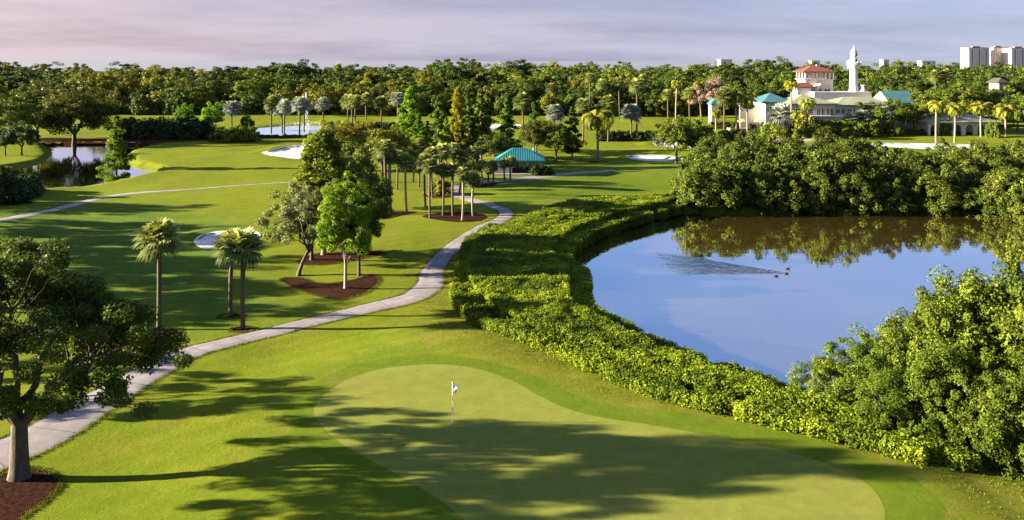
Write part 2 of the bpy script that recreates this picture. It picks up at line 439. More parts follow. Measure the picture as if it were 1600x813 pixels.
def tree_mesh(name, seed, H, R, trunk_h, trunk_r, nclump, clump_r, per, leaf, lm, bm, shape='dome', nlimb=6, lean=0.0, zlow=.25, gap=0.0, squash=.75, taper=0.0, under=0.0):
    """trunk mesh (with limbs and branches) and crown mesh of one tree"""
    rng = np.random.default_rng(seed)
    T = []; top = np.array([lean, 0, trunk_h])
    base = [(0, 0, -.25), (lean*.1, 0, trunk_h*.15), (lean*.45, 0, trunk_h*.55), tuple(top)]
    T.append(tube(base, [trunk_r*1.5, trunk_r*1.12, trunk_r*.95, trunk_r*.85], 10))
    zc = H*(.5+zlow/2); c = np.array([lean*1.2, 0, H*zlow+(H*(1-zlow))*.42])
    C = []
    while len(C) < nclump:
        if shape == 'cone':
            t = rng.uniform(0, 1)**1.25; z = trunk_h*.8+(H-trunk_h*.8)*t
            rad = R*(1-t)**.75*(.85+.3*math.sin(t*26+seed))*math.sqrt(rng.uniform(.25, 1)); a = rng.uniform(0, 2*PI)
            p = np.array([rad*math.cos(a)+lean*t, rad*math.sin(a), z])
        elif shape == 'column':
            t = rng.uniform(0, 1); z = trunk_h*.7+(H-trunk_h*.7)*t
            rad = R*min(1, 2.6*(1-t)+.1)*min(1, .55+t*2.2)*math.sqrt(rng.uniform(.2, 1)); a = rng.uniform(0, 2*PI)
            p = np.array([rad*math.cos(a), rad*math.sin(a), z])
        else:
            d = rng.normal(size=3); d /= np.linalg.norm(d)
            if d[2] < -.55: continue
            r = rng.uniform(.35, 1)**.5
            lob = 1+.16*math.sin(3*math.atan2(d[1], d[0])+seed)+.12*math.sin(5*math.atan2(d[1], d[0])+2*seed)+.1*math.sin(4*d[2]+seed)
            p = c+d*r*np.array([R*lob, R*lob, (H*(1-zlow))*(.58 if d[2] > 0 else .42)*lob])
            p[:2] = c[:2]+(p[:2]-c[:2])*(1-taper*max(0, d[2]))
            if under and p[2] < under and p[0] < R*.42: continue
            if gap and noise2(p[0]*.55+seed+p[1]*.2, p[2]*.6+p[1]*.35, 9) < -1+gap: continue
        C.append(p)
    C = np.array(C); Rr = clump_r*rng.uniform(.65, 1.25, nclump)
    if shape == 'cone': Rr *= np.clip(1.25-.8*(C[:, 2]-trunk_h)/(H-trunk_h), .35, 1.2)
    paths = []
    if shape in ('cone', 'column'):
        (tv, P) = limb(top, (lean*1.1, 0, H*.97), trunk_r*.85, .03, rng, 8, 0, 7); T.append(tv); paths.append(P)
    else:
        for i in range(nlimb):
            a = 2*PI*(i+rng.uniform(-.3, .3))/nlimb; rr = R*rng.uniform(.45, .7)
            tip = c+np.array([rr*math.cos(a), rr*math.sin(a), H*(1-zlow)*rng.uniform(-.05, .35)])
            (tv, P) = limb(top-np.array([0, 0, trunk_h*.12]), tip, trunk_r*.55, trunk_r*.14, rng, 8, .10, 7)
            T.append(tv); paths.append(P)
    AP = np.vstack(paths)
    for i in range(nclump):
        if nclump > 120 and i % 2: continue
        dd = np.linalg.norm(AP-C[i], axis=1)+.9*np.maximum(0, AP[:, 2]-C[i][2])
        q = AP[int(dd.argmin())]
        (tv, P) = limb(q, C[i], max(trunk_r*.11, .02), .012, rng, 4, .05, 4); T.append(tv)
    TV, TF, _ = merge(T)
    L = clumps_to_leaves(C, Rr, per, leaf, rng, c, squash=squash)
    return (mesh(name+'_trunk', TV, TF, bm, smooth_=True), mesh(name+'_crown', L[0], L[1], lm, L[2]))

def bush_mesh(name, seed, H, R, nclump, clump_r, per, leaf, lm, bm, depth=1.0):
    """a bush clothed to the ground: clumps over a lumpy dome, stems inside"""
    rng = np.random.default_rng(seed); C = []
    for i in range(nclump):
        a = rng.uniform(0, 2*PI); t = rng.uniform(0, 1)
        prof = math.sqrt(max(0, 1-(t**2.2)))*(.82+.18*min(1, t*5))
        lob = 1+.15*math.sin(3*a+seed)+.1*math.sin(5*a+seed*3)+.1*math.sin(7*t+2*a)
        r = R*prof*lob*(1-.28*rng.uniform(0, 1)**2)
        if rng.uniform() < .2: r *= rng.uniform(.2, .8)
        C.append((r*math.cos(a), r*math.sin(a)*depth, H*t*(1+.13*math.sin(4*a+seed)+.07*math.sin(9*a))-.15))
    C = np.array(C); Rr = clump_r*rng.uniform(.5, 1.5, nclump)
    L = clumps_to_leaves(C, Rr, per, leaf, rng, np.array([0, 0, H*.2]), squash=.85, up=.3)
    T = []
    for i in range(9):
        a = rng.uniform(0, 2*PI); e = np.array([R*.55*math.cos(a), R*.55*math.sin(a)*depth, H*rng.uniform(.5, .85)])
        T.append(limb((.15*math.cos(a), .15*math.sin(a), -.4), e, .09, .03, rng, 5, .08, 5)[0])
    TV, TF, _ = merge(T)
    return (mesh(name+'_stems', TV, TF, bm, smooth_=True), mesh(name+'_foliage', L[0], L[1], lm, L[2]))

def fan_crown(seed, R, nf, leaflets, mat, dead=4, name='fan'):
    rng = np.random.default_rng(seed); V = []; Fc = []; A = []; b = 0
    for i in range(nf):
        el = math.radians(-48+130*((i+.5)/nf)**.85)+rng.uniform(-.1, .1)
        az = i*2.39996+rng.uniform(-.25, .25)
        d = np.array([math.cos(el)*math.cos(az), math.cos(el)*math.sin(az), math.sin(el)])
        side = np.array([-math.sin(az), math.cos(az), 0]); up = np.cross(d, side)*-1
        up = np.cross(side, d)*-1 if up[2] < 0 else up
        pl = R*rng.uniform(.42, .55); hub = d*pl+np.array([0, 0, -.06*R])
        # petiole
        w = side*.025*R
        V += [(-w), w, hub+w*.6, hub-w*.6]; Fc.append((b, b+1, b+2, b+3)); A += [.3]*4; b += 4
        L = R*rng.uniform(.5, .62); v0 = np.clip(.35+.5*math.sin(el)+rng.uniform(-.2, .2), 0, 1)
        for k in range(leaflets):
            th = (k/(leaflets-1)-.5)*math.radians(230)+rng.uniform(-.05, .05)
            ld = d*math.cos(th)+side*math.sin(th)
            ln = L*(.72+.28*math.cos(th*.7))*rng.uniform(.9, 1.08)
            mid = hub+ld*ln*.55-up*(.05*R*abs(math.sin(th)))
            tip = hub+ld*ln+np.array([0, 0, -.30*ln*(1-.3*math.sin(el))])-up*.05*R
            ww = np.cross(ld, up); ww /= np.linalg.norm(ww)+1e-9; ww = ww*ln*.10
            V += [hub, mid+ww, tip, mid-ww]; Fc.append((b, b+1, b+2, b+3)); A += [v0*.8, v0, min(1, v0+.25), v0]; b += 4
    return mesh(name, np.array(V), np.array(Fc), mat, np.array(A))

def feather_crown(seed, R, nf, mat, pairs=22, name='feather'):
    rng = np.random.default_rng(seed); V = []; Fc = []; A = []; b = 0
    for i in range(nf):
        az = i*2.39996+rng.uniform(-.2, .2); el = math.radians(-10+85*((i+.5)/nf))
        side = np.array([-math.sin(az), math.cos(az), 0]); fw = np.array([math.cos(az), math.sin(az), 0])
        L = R*rng.uniform(.9, 1.15); p = np.zeros(3); e = el; pts = [p]
        for k in range(10):
            p = p+(fw*math.cos(e)+np.array([0, 0, 1])*math.sin(e))*L/10; pts.append(p); e -= math.radians(9+2.2*k*.9)*(.8+.4*math.cos(el))
        pts = np.array(pts); v0 = np.clip(.3+.45*math.sin(el)+rng.uniform(-.2, .25), 0, 1)
        tv, tf = tube(pts, np.linspace(.022*R, .004*R, 11), 4)
        V += list(tv); Fc += [tuple(int(q)+b for q in f) for f in tf]; A += [.6]*len(tv); b += len(tv)
        for k in range(pairs):
            t = .12+.86*k/(pairs-1); f = t*10; j = min(int(f), 9); q = pts[j]*(1-(f-j))+pts[j+1]*(f-j)
            tg = pts[j+1]-pts[j]; tg /= np.linalg.norm(tg)
            ln = R*.24*(math.sin(PI*min(1, .15+t*.85))**.6)*rng.uniform(.85, 1.1)
            for s in (-1, 1):
                dd = side*s*.8+tg*.55+np.array([0, 0, -.45]); dd /= np.linalg.norm(dd)
                wv = tg*L*.022
                V += [q-wv, q+wv, q+dd*ln+wv*.3+np.array([0, 0, -.1*ln]), q+dd*ln*.98-wv*.3]
                Fc.append((b, b+1, b+2, b+3)); A += [v0, v0, min(1, v0+.15), v0]; b += 4
    return mesh(name, np.array(V), np.array(Fc), mat, np.array(A))

def palm_trunk(seed, H, r, mat, bend=.3, bulge=1.15, name='palm_trunk'):
    rng = np.random.default_rng(seed); k = 14; t = np.linspace(0, 1, k)
    a = rng.uniform(0, 2*PI); P = np.stack([bend*math.cos(a)*(t**2-t), bend*math.sin(a)*(t**2-t), -.3+(H+.3)*t], 1)
    rad = r*(1.25-.25*smooth(0, .12, t))*(1+(bulge-1)*smooth(.8, .95, t))*(1+.04*rng.uniform(-1, 1, k))
    v, f = tube(P, rad, 12)
    return mesh(name, v, f, mat, smooth_=True)

# ------------------------------------------------------------------ placing vegetation
def plant(kind, part_names, meshes, p, label, cat, s=1.0, rz=None, group=None, mats=None):
    t = thing(kind, label, cat, p, rnd.uniform(0, 2*PI) if rz is None else rz, s, group)
    for pn, me in zip(part_names, meshes): obj(pn, me, t)
    return t

TREE = ('trunk', 'crown'); BUSH = ('stems', 'foliage'); PALM = ('trunk', 'fronds')

def recolour(pair, mat):
    out = []
    for i, me in enumerate(pair):
        if i == 1: me = me.copy(); me.materials.clear(); me.materials.append(mat)
        out.append(me)
    return tuple(out)
# ================================================================== the ground
POND_FIX = None
def graded(lo, a, b, hi, step, grow=1.22):
    c = list(np.arange(a, b+1e-6, step)); s = step; x = c[-1]
    while x < hi: s = min(s*grow, 2500); x += s; c.append(x)
    s = step; x = a; l = []
    while x > lo: s = min(s*grow, 2500); x -= s; l.append(x)
    return np.array(l[::-1]+c)

gx = np.unique(np.concatenate([graded(-26000, -95, 95, 26000, .8, 1.06)]))
gy = np.unique(np.concatenate([graded(-400, 24, 190, 26000, .8, 1.045)]))
GX, GY = np.meshgrid(gx, gy)
GZ = height(GX.ravel(), GY.ravel()).reshape(GX.shape)
nx, ny = len(gx), len(gy)
GC = GZ.copy()
for b in BUNKERS.values(): GC -= (.30*smooth(-.1, .6, sdist(GX.ravel(), GY.ravel(), b, 4))).reshape(GX.shape)
ii = (np.arange(ny-1)[:, None]*nx+np.arange(nx-1)[None, :]).ravel()
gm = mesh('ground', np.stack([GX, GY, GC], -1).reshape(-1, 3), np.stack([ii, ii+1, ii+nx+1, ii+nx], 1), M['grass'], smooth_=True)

HEDGE = spline(np.vstack([flat([(771,363),(738,385),(718,415),(712,446),(740,490),(792,523),(862,550),(932,578),(1002,607),(1090,637),(1180,657),(1260,677),(1340,697),(1420,716),(1500,738)]),
                          flat([(1420,640),(1330,610),(1250,588),(1180,564),(1080,532),(1000,502),(958,479),(912,456),(906,430),(903,404),(884,391),(880,374),(915,347),(975,326),(1054,308),(1058,298),(960,301),(880,311),(830,328),(782,346)], 1.75)]), 5)
fx, fy = GX.ravel(), GY.ravel()
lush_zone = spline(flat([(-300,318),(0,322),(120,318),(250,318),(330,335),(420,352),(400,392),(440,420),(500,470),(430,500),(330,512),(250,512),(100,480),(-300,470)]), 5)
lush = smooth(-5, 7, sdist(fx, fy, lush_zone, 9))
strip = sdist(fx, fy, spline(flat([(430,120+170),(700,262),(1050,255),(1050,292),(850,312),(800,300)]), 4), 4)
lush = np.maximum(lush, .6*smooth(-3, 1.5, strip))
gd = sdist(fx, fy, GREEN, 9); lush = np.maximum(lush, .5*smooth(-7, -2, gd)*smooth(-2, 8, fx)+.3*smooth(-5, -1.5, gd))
rim = smooth(-7.5, -2.5, sdist(fx, fy, HEDGE, 9))*smooth(0, 12, fx+18)
rough = np.maximum(rim*.95, smooth(-3.5, 0, sdist(fx, fy, LPOND, 6))*.8)
mid = spline(flat([(560,470),(640,420),(660,345),(700,300),(780,270),(620,265),(600,330),(560,400),(480,440),(420,445)]), 4)
rough = np.maximum(rough, .55*smooth(-2, 3, sdist(fx, fy, mid, 6)))
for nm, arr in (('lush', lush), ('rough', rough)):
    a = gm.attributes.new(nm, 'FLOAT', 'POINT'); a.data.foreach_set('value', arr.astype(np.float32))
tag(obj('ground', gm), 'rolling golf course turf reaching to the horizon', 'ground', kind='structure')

def ground_z(x, y):
    i = np.clip(np.searchsorted(gx, x)-1, 0, nx-2); j = np.clip(np.searchsorted(gy, y)-1, 0, ny-2)
    u = (x-gx[i])/(gx[i+1]-gx[i]); v = (y-gy[j])/(gy[j+1]-gy[j])
    return (GZ[j, i]*(1-u)+GZ[j, i+1]*u)*(1-v)+(GZ[j+1, i]*(1-u)+GZ[j+1, i+1]*u)*v

def patch(name, poly, mat, off, step, label, cat, kind='structure', edge=.004):
    """a sheet lying on the terrain inside an outline"""
    lo, hi = poly.min(0), poly.max(0)
    x, y = np.meshgrid(np.arange(lo[0], hi[0], step), np.arange(lo[1], hi[1], step))
    x = x.ravel()+RNG.uniform(-.2, .2, x.size)*step; y = y.ravel()+RNG.uniform(-.2, .2, y.size)*step
    ok = sdist(x, y, poly, 2) > step*.45
    P = [Vector(p) for p in poly]+[Vector(p) for p in zip(x[ok], y[ok])]
    n = len(poly)
    v, e, f, *_ = delaunay_2d_cdt(P, [], [list(range(n))], 1, 1e-5)
    v = np.array([tuple(p) for p in v]); z = ground_z(v[:, 0], v[:, 1])+edge+(off-edge)*smooth(0, .3, sdist(v[:, 0], v[:, 1], poly, 2))
    me = mesh(name, np.column_stack([v, z]), [list(q) for q in f], mat, smooth_=True)
    return tag(obj(name, me), label, cat, kind=kind)

def grow(poly, d):
    t = np.roll(poly, -1, 0)-np.roll(poly, 1, 0); nrm = np.column_stack([t[:, 1], -t[:, 0]]); nrm /= np.linalg.norm(nrm, axis=1)[:, None]
    a = .5*np.sum(poly[:, 0]*np.roll(poly[:, 1], -1)-np.roll(poly[:, 0], -1)*poly[:, 1])
    return poly+nrm*(d if a > 0 else -d)

cg = grow(GREEN, 1.0); cg = GREEN+(cg-GREEN)*(1.5+.9*smooth(-4, 12, GREEN[:, 0])+.25*noise2(GREEN[:, 0]/3, GREEN[:, 1]/3, 12))[:, None]
patch('green_collar', cg, M['collar'], .020, .8, 'darker mown collar ringing the putting green', 'collar')
patch('putting_green', GREEN, M['greens'], .032, .8, 'pale smooth putting green in the foreground', 'putting green', edge=.024)
ap = spline(flat([(762,322),(800,301),(860,285),(930,272),(1000,268),(1045,275),(1050,290),(960,296),(880,306),(820,322)]), 5)
patch('teeing_ground', ap, M['collar'], .03, 1.2, 'smooth green tee strip beyond the hedge', 'tee')

EDGES = []
def ribbon(name, px, widths, mat, off, label, cat):
    c = np.array([tuple(G(*p))[:2] for p in px]); cw = np.column_stack([c, np.interp(np.linspace(0, 1, len(c)), np.linspace(0, 1, len(widths)), widths)])
    s = spline(cw, 12, closed=False); p = s[:, :2]; w = s[:, 2:3]
    t = np.gradient(p, axis=0); t /= np.linalg.norm(t, axis=1)[:, None]; nrm = np.column_stack([-t[:, 1], t[:, 0]])
    wob = (noise2(np.arange(len(p))*.35, p[:, 1]*.2, 5)*.09)[:, None]
    ks = np.linspace(-1, 1, 7); rows = [p+nrm*(w/2*k+wob*abs(k)) for k in ks]
    if name != 'entrance_drive': EDGES.extend([rows[0], rows[-1]])
    V = np.stack(rows, 1).reshape(-1, 2); z = ground_z(V[:, 0], V[:, 1])+off
    edge = np.tile(np.where(np.abs(ks) > .99, -.045, 0), len(p))
    i = (np.arange(len(p)-1)[:, None]*7+np.arange(6)[None, :]).ravel()
    me = mesh(name, np.column_stack([V, z+edge]), np.stack([i, i+1, i+8, i+7], 1), mat, var=np.repeat(np.concatenate([[0], np.cumsum(np.linalg.norm(np.diff(p, axis=0), axis=1))]), 7), smooth_=True)
    a = me.attributes.new('across', 'FLOAT', 'POINT'); a.data.foreach_set('value', np.tile(ks, len(p)).astype(np.float32))
    return tag(obj(name, me), label, cat, kind='structure')

ribbon('cart_path', [(-260,810),(-120,757),(-30,722),(60,684),(130,643),(200,600),(285,556),(355,535),(430,517),(505,499),(580,481),(640,466),(670,446),(675,424),(696,397),(728,372),(768,350),(789,338),(787,329),(764,320),(735,312),(716,306),(706,299),(716,292),(748,286),(795,281),(850,276),(905,270),(960,266)],
       [3.6,3.6,3.6,3.5,3.2,2.9,2.55,2.4,2.3,2.3,2.5,2.9,2.5,2.1,2.1,2.1,2.1,2.0,1.9,1.9,1.9,2,2.1,2.3,2.6,2.6,2.4,2.0], M['cart'], .045, 'pale concrete cart path winding from the foreground to the shelter', 'path')
ribbon('side_path', [(-120,372),(-30,350),(45,336),(100,324),(150,311),(200,303),(270,298),(340,293),(420,287),(480,284)],
       [1.9,1.9,1.9,1.9,1.7,1.4,1.0,.8,.7,.6], M['path'], .045, 'thin pale path crossing the left fairway', 'path')
ribbon('entrance_drive', [(1190,223),(1225,219),(1262,219),(1330,214)], [7,7,6,5], M['path'], .05, 'pinkish drive below the clubhouse', 'drive')

for key, lab in (('near', 'small white sand bunker behind the pair of fan palms'), ('mid', 'large white sand bunker beside the tall cypress on the left fairway'),
                 ('apron', 'low white sand bunker in front of the double-trunked tree'), ('fan', 'scalloped white sand bunker beyond the double-trunked tree'),
                 ('long', 'long thin sand bunker in front of the banquet pavilion'), ('strip', 'far white sand bunker behind the golden cypress')):
    patch('sand_bunker', BUNKERS[key], M['sand'], .05, .35 if key == 'near' else .7, lab, 'bunker', kind=None, edge=.035)['group'] = 'bunkers on the fairways'

def disc(px, r, ry=None, n=26):
    c = G(*px); return np.array([(c.x+r*math.cos(a)*(1+.08*math.sin(3*a+px[0])), c.y+(ry or r)*math.sin(a)*(1+.08*math.sin(4*a))) for a in np.linspace(0, 2*PI, n, endpoint=False)])
BEDS = [
    (spline(flat([(-60,745),(0,738),(35,727),(75,732),(97,746),(80,768),(45,796),(0,830),(-80,860)]), 6), 'reddish mulch bed under the big foreground oak'),
    (spline(flat([(438,431),(468,429),(505,437),(545,434),(575,427),(593,430),(588,440),(565,453),(530,460),(500,455),(470,446)]), 6), 'long mulch bed under the leaning olive tree and bright green tree'),
    (spline(flat([(463,407),(492,397),(540,394),(592,393),(600,397),(560,404),(520,411),(480,412)]), 6), 'mulch bed behind the leaning olive tree'),
    (spline(flat([(660,341),(688,335),(735,335),(762,341),(745,348),(705,349)]), 6), 'oval mulch bed holding five slim fan palms'),
    (spline(flat([(585,340),(600,331),(640,331),(652,334),(630,338),(605,343)]), 6), 'mulch bed at the foot of three thick fan palms'),
    (spline(flat([(768,292),(790,285),(830,280),(850,277),(800,283),(770,286),(750,289),(740,294)]), 4), 'mulch bed along the shelter path'),
    (disc((690,305), 2.6, 2.2), 'small mulch bed with a rounded shrub between the palms'),
    (disc((379,515), .95, .75), 'round mulch ring under the right palm of the pair'), (disc((360,494), 1.0, .75), 'round mulch ring under the left palm of the pair'),
    (disc((262,518), 1.05, .8), 'round mulch ring under the lone fan palm'),
    (disc((934,253), 2.2, 1.6), 'mulch ring under the coconut palm'), (disc((869,255), 2.4, 1.6), 'mulch ring under the round tree behind the shelter'),
    (spline(flat([(52,218),(120,215),(200,216),(330,214),(340,219),(250,224),(150,226),(75,225)]), 5), 'brown mulch bank along the far side of the left pond'),
]
for poly, lab in BEDS:
    patch('mulch_bed', poly, M['mulch'], .05, .6, lab, 'mulch bed', kind=None)['group'] = 'mulch beds under the trees'

def sheet(name, poly, z, mat, lab, cat):
    v, e, f, *_ = delaunay_2d_cdt([Vector(p) for p in poly], [], [list(range(len(poly)))], 1, 1e-5)
    return tag(obj(name, mesh(name, [(p[0], p[1], z) for p in v], [list(q) for q in f], mat)), lab, cat, kind='structure')
sheet('pond_water', grow(POND, 1.6), WATER, M['pond'], 'still brown-green pond reflecting the blue sky', 'pond')
sheet('left_pond_water', grow(LPOND, 1.6), WATER, M['lpond'], 'dark pond on the left reflecting trees', 'pond')
sheet('fountain_pond_water', grow(FPOND, 2.0), -.35, M['fpond'], 'far bright pond with the fountain', 'pond')
b = MB(); b.add([(-24000, 1500, .4), (24000, 1500, .4), (24000, 25500, .4), (-24000, 25500, .4)], [(0, 1, 2, 3)])
tag(b.build('bay_water', M['sea']), 'grey-blue bay on the horizon', 'bay', kind='structure')

# unmown blades: the rough below the hedge, the verges of path and beds
def build_tufts():
    rng = np.random.default_rng(9); n = 240000
    x = rng.uniform(-26, 34, n); y = 29+rng.uniform(0, 1, n)**1.3*52
    hd = sdist(x, y, HEDGE, 7); gd_ = sdist(x, y, cg, 6)
    w = smooth(-5.5, -.6, hd)*smooth(-.2, -1.6, gd_) if False else smooth(-5.5, -.4, hd)*smooth(.2, 1.8, -gd_)
    w = np.maximum(w*(hd < .25)*(.45+.55*noise2(x/1.1, y/1.1, 31)), 0)
    k = rng.uniform(0, 1, n) < w
    P = [np.column_stack([x[k], y[k]])]
    for e in EDGES:                                              # verges
        i = rng.integers(0, len(e), 26*len(e)); q = e[i]+rng.normal(size=(len(i), 2))*.09
        q = q+(np.roll(e, -1, 0)[i]-e[i])*rng.uniform(0, 1, (len(i), 1))*.9; P.append(q[(q[:, 1] < 110)])
    for b, _ in BEDS:
        if b[:, 1].mean() < 100:
            i = rng.integers(0, len(b), 40*len(b)); P.append(b[i]+(np.roll(b, -1, 0)[i]-b[i])*rng.uniform(0, 1, (len(i), 1))+rng.normal(size=(len(i), 2))*.1)
    P = np.vstack(P); s = rng.uniform(.02, .055, len(P)); a = rng.uniform(0, 6.28, len(P))
    z = ground_z(P[:, 0], P[:, 1]); d = np.column_stack([np.cos(a), np.sin(a)])*s[:, None]*.45
    ln = rng.normal(size=(len(P), 2))*s[:, None]*.7
    V = np.stack([np.column_stack([P-d, z]), np.column_stack([P+d, z]), np.column_stack([P+d*.3+ln, z+s*1.9]), np.column_stack([P-d*.3+ln, z+s*1.9])], 1).reshape(-1, 3)
    print('tufts', len(P))
    me = mesh('rough_grass', V, np.arange(len(V)).reshape(-1, 4), M['tuft'], np.repeat(np.clip(.5+.5*noise2(P[:, 0]/1.7, P[:, 1]/1.7, 33)+rng.uniform(-.3, .3, len(P)), 0, 1), 4))
    tag(obj('rough_grass', me), 'unmown grass on the verges of the path and beds and below the hedge', 'grass', kind='stuff')
build_tufts()

# ================================================================== the hedge round the pond
def build_hedge():
    rng = np.random.default_rng(5); lo, hi = HEDGE.min(0), HEDGE.max(0)
    def top(x, y, d):
        return (1.36+.15*noise2(x/1.6, y/1.6, 6)+.13*noise2(x/.7, y/.7, 7)+.10*noise2(x/5, y/5, 8))*smooth(-.25, .45, d)**.5
    n = 170000
    x = rng.uniform(lo[0], hi[0], n); y = lo[1]+(hi[1]-lo[1])*rng.uniform(0, 1, n)**1.25
    d = sdist(x, y, HEDGE, 2); k = d > -.12+.25*noise2(x/1.3, y/1.3, 4); x, y, d = x[k], y[k], d[k]
    z0 = np.maximum(height(x, y), -.05); t = top(x, y, d)
    # more clumps down the side faces
    s = d < 1.1; r = 2
    xs, ys, zs, ts = np.repeat(x[s], r), np.repeat(y[s], r), np.repeat(z0[s], r), np.repeat(np.maximum(t[s], .8), r)
    C = np.vstack([np.column_stack([x, y, z0+t-.12]), np.column_stack([xs, ys, zs-(zs < 0)*.5+(ts+(zs < 0)*.5)*rng.uniform(.08, .98, len(xs))])])
    print('hedge clumps', len(C))
    k = len(C); per = 9
    dd = rng.normal(size=(k*per, 3)); dd /= np.linalg.norm(dd, axis=1)[:, None]
    R = np.repeat(rng.uniform(.12, .24, k), per)
    P = np.repeat(C, per, 0)+dd*R[:, None]
    Nn = dd+np.array([-.15, -.05, .22])+rng.normal(size=dd.shape)*.35
    var = np.clip(np.repeat(.5+.35*noise2(C[:, 0]/2.5, C[:, 1]/1.2, 3)+rng.uniform(-.25, .25, k), per)+rng.uniform(-.15, .15, k*per), 0, 1)
    L = cards(P, Nn, .064, var, rng, .55)
    t_ = thing('mangrove_hedge', 'long clipped mangrove hedge curving between the green and the pond', 'hedge', (0, 0, 0))
    obj('foliage', mesh('foliage', L[0], L[1], M['hedge'], L[2]), t_)
    gx_, gy_ = np.meshgrid(np.arange(lo[0], hi[0], .5), np.arange(lo[1], hi[1], .5)); gx_, gy_ = gx_.ravel(), gy_.ravel()
    ok = sdist(gx_, gy_, HEDGE, 2) > .2
    Pp = [Vector(p) for p in HEDGE]+[Vector(p) for p in zip(gx_[ok], gy_[ok])]
    v, e, f, *_ = delaunay_2d_cdt(Pp, [], [list(range(len(HEDGE)))], 1, 1e-5)
    v = np.array([tuple(p) for p in v]); d = sdist(v[:, 0], v[:, 1], HEDGE, 2)
    z = np.maximum(height(v[:, 0], v[:, 1]), -.4)+np.maximum(-.1, top(v[:, 0], v[:, 1], d-.6)-.72)
    obj('stems', mesh('stems', np.column_stack([v, z]), [list(q) for q in f], M['hedge_core']), t_)
build_hedge()

# ================================================================== foreground oak
def P3(px): return tuple(G(*px))
big = tree_mesh('big_oak', 21, 11.0, 7.3, 2.9, .42, 330, .64, 360, .074, M['oak'], M['bark'], nlimb=9, zlow=.20, gap=.58, squash=.72, taper=.4, under=4.0)
o = plant('oak_tree', TREE, big, G(27,748)+Vector((.1, 0, 0)), 'big dark spreading oak in the left foreground with thick trunk', 'tree', (1.0, .72, 1.0), rz=.1)

# oaks that stand outside the picture on the left and shade the fairway
oakm = [tree_mesh('oak_m%d' % i, 40+i, 12, 5.6, 3.2, .3, 110, 1.05, 150, .17, M['oak'], M['bark'], nlimb=6, zlow=.25, gap=.3) for i in range(3)]
airy = tree_mesh('airy_oak', 47, 12, 5.6, 3.2, .28, 70, .85, 150, .15, M['oak'], M['bark'], nlimb=7, zlow=.25, gap=1.0)
for i, (x, y, s) in enumerate([(-35.0, 47.6, .6), (-42, 53.6, .5), (-50, 65.5, .72), (-55, 72, .78), (-60, 79.5, .8), (-67, 88, .8), (-74, 97, .8), (-84, 110, .8)]):
    plant('oak_tree', TREE, airy if i < 2 else oakm[i % 3], (x, y, hz(x, y)), 'broad oak shading the turf from outside the left border', 'tree', s, group='oaks along the left side of the fairway')

dense = tree_mesh('dense_oak', 48, 12, 5.6, 2.6, .34, 190, 1.1, 130, .16, M['oak'], M['bark'], nlimb=7, zlow=.16)
# ================================================================== palms
fans = [fan_crown(60+i, 1.0, 44, 15, M['fan'], name='fronds') for i in range(3)]
fan_s = fan_crown(70, 1.0, 40, 15, M['silver'], name='fronds')
fan_s2 = fan_crown(71, 1.0, 36, 13, M['silver'], name='fronds')
feas = [feather_crown(80+i, 1.0, 20, M['feather'], name='fronds') for i in range(3)]
def palm(base, top, R, label, kind='fan', r=.17, bark='palm_bark', group=None, bend=.3, cat='palm tree', name=None):
    """base pixel on the ground; top = pixel row of the crown's centre"""
    p = G(*base); H = CH-(top-HZ)/F*p.y-p.z
    i = int(base[0]*7+base[1]) % 3
    nm = name or {'fan': 'sabal_palm', 'silver': 'silver_palm', 'feather': 'feather_palm'}[kind]
    t = thing(nm, label, cat, p, rnd.uniform(0, 6.28), 1.0, group); t.rotation_euler = (rnd.gauss(0, .022), rnd.gauss(0, .022), t.rotation_euler.z)
    obj('trunk', palm_trunk(int(base[0]*13+base[1]), H, r, M[bark], bend), t)
    c = obj('fronds', {'fan': fans[i], 'silver': (fan_s, fan_s2)[i % 2], 'feather': feas[i]}[kind], t)
    c.location = (0, 0, H+(.0 if kind != 'feather' else -.1)); c.scale = (R*1.12, R*1.12, R*1.05)
    return t

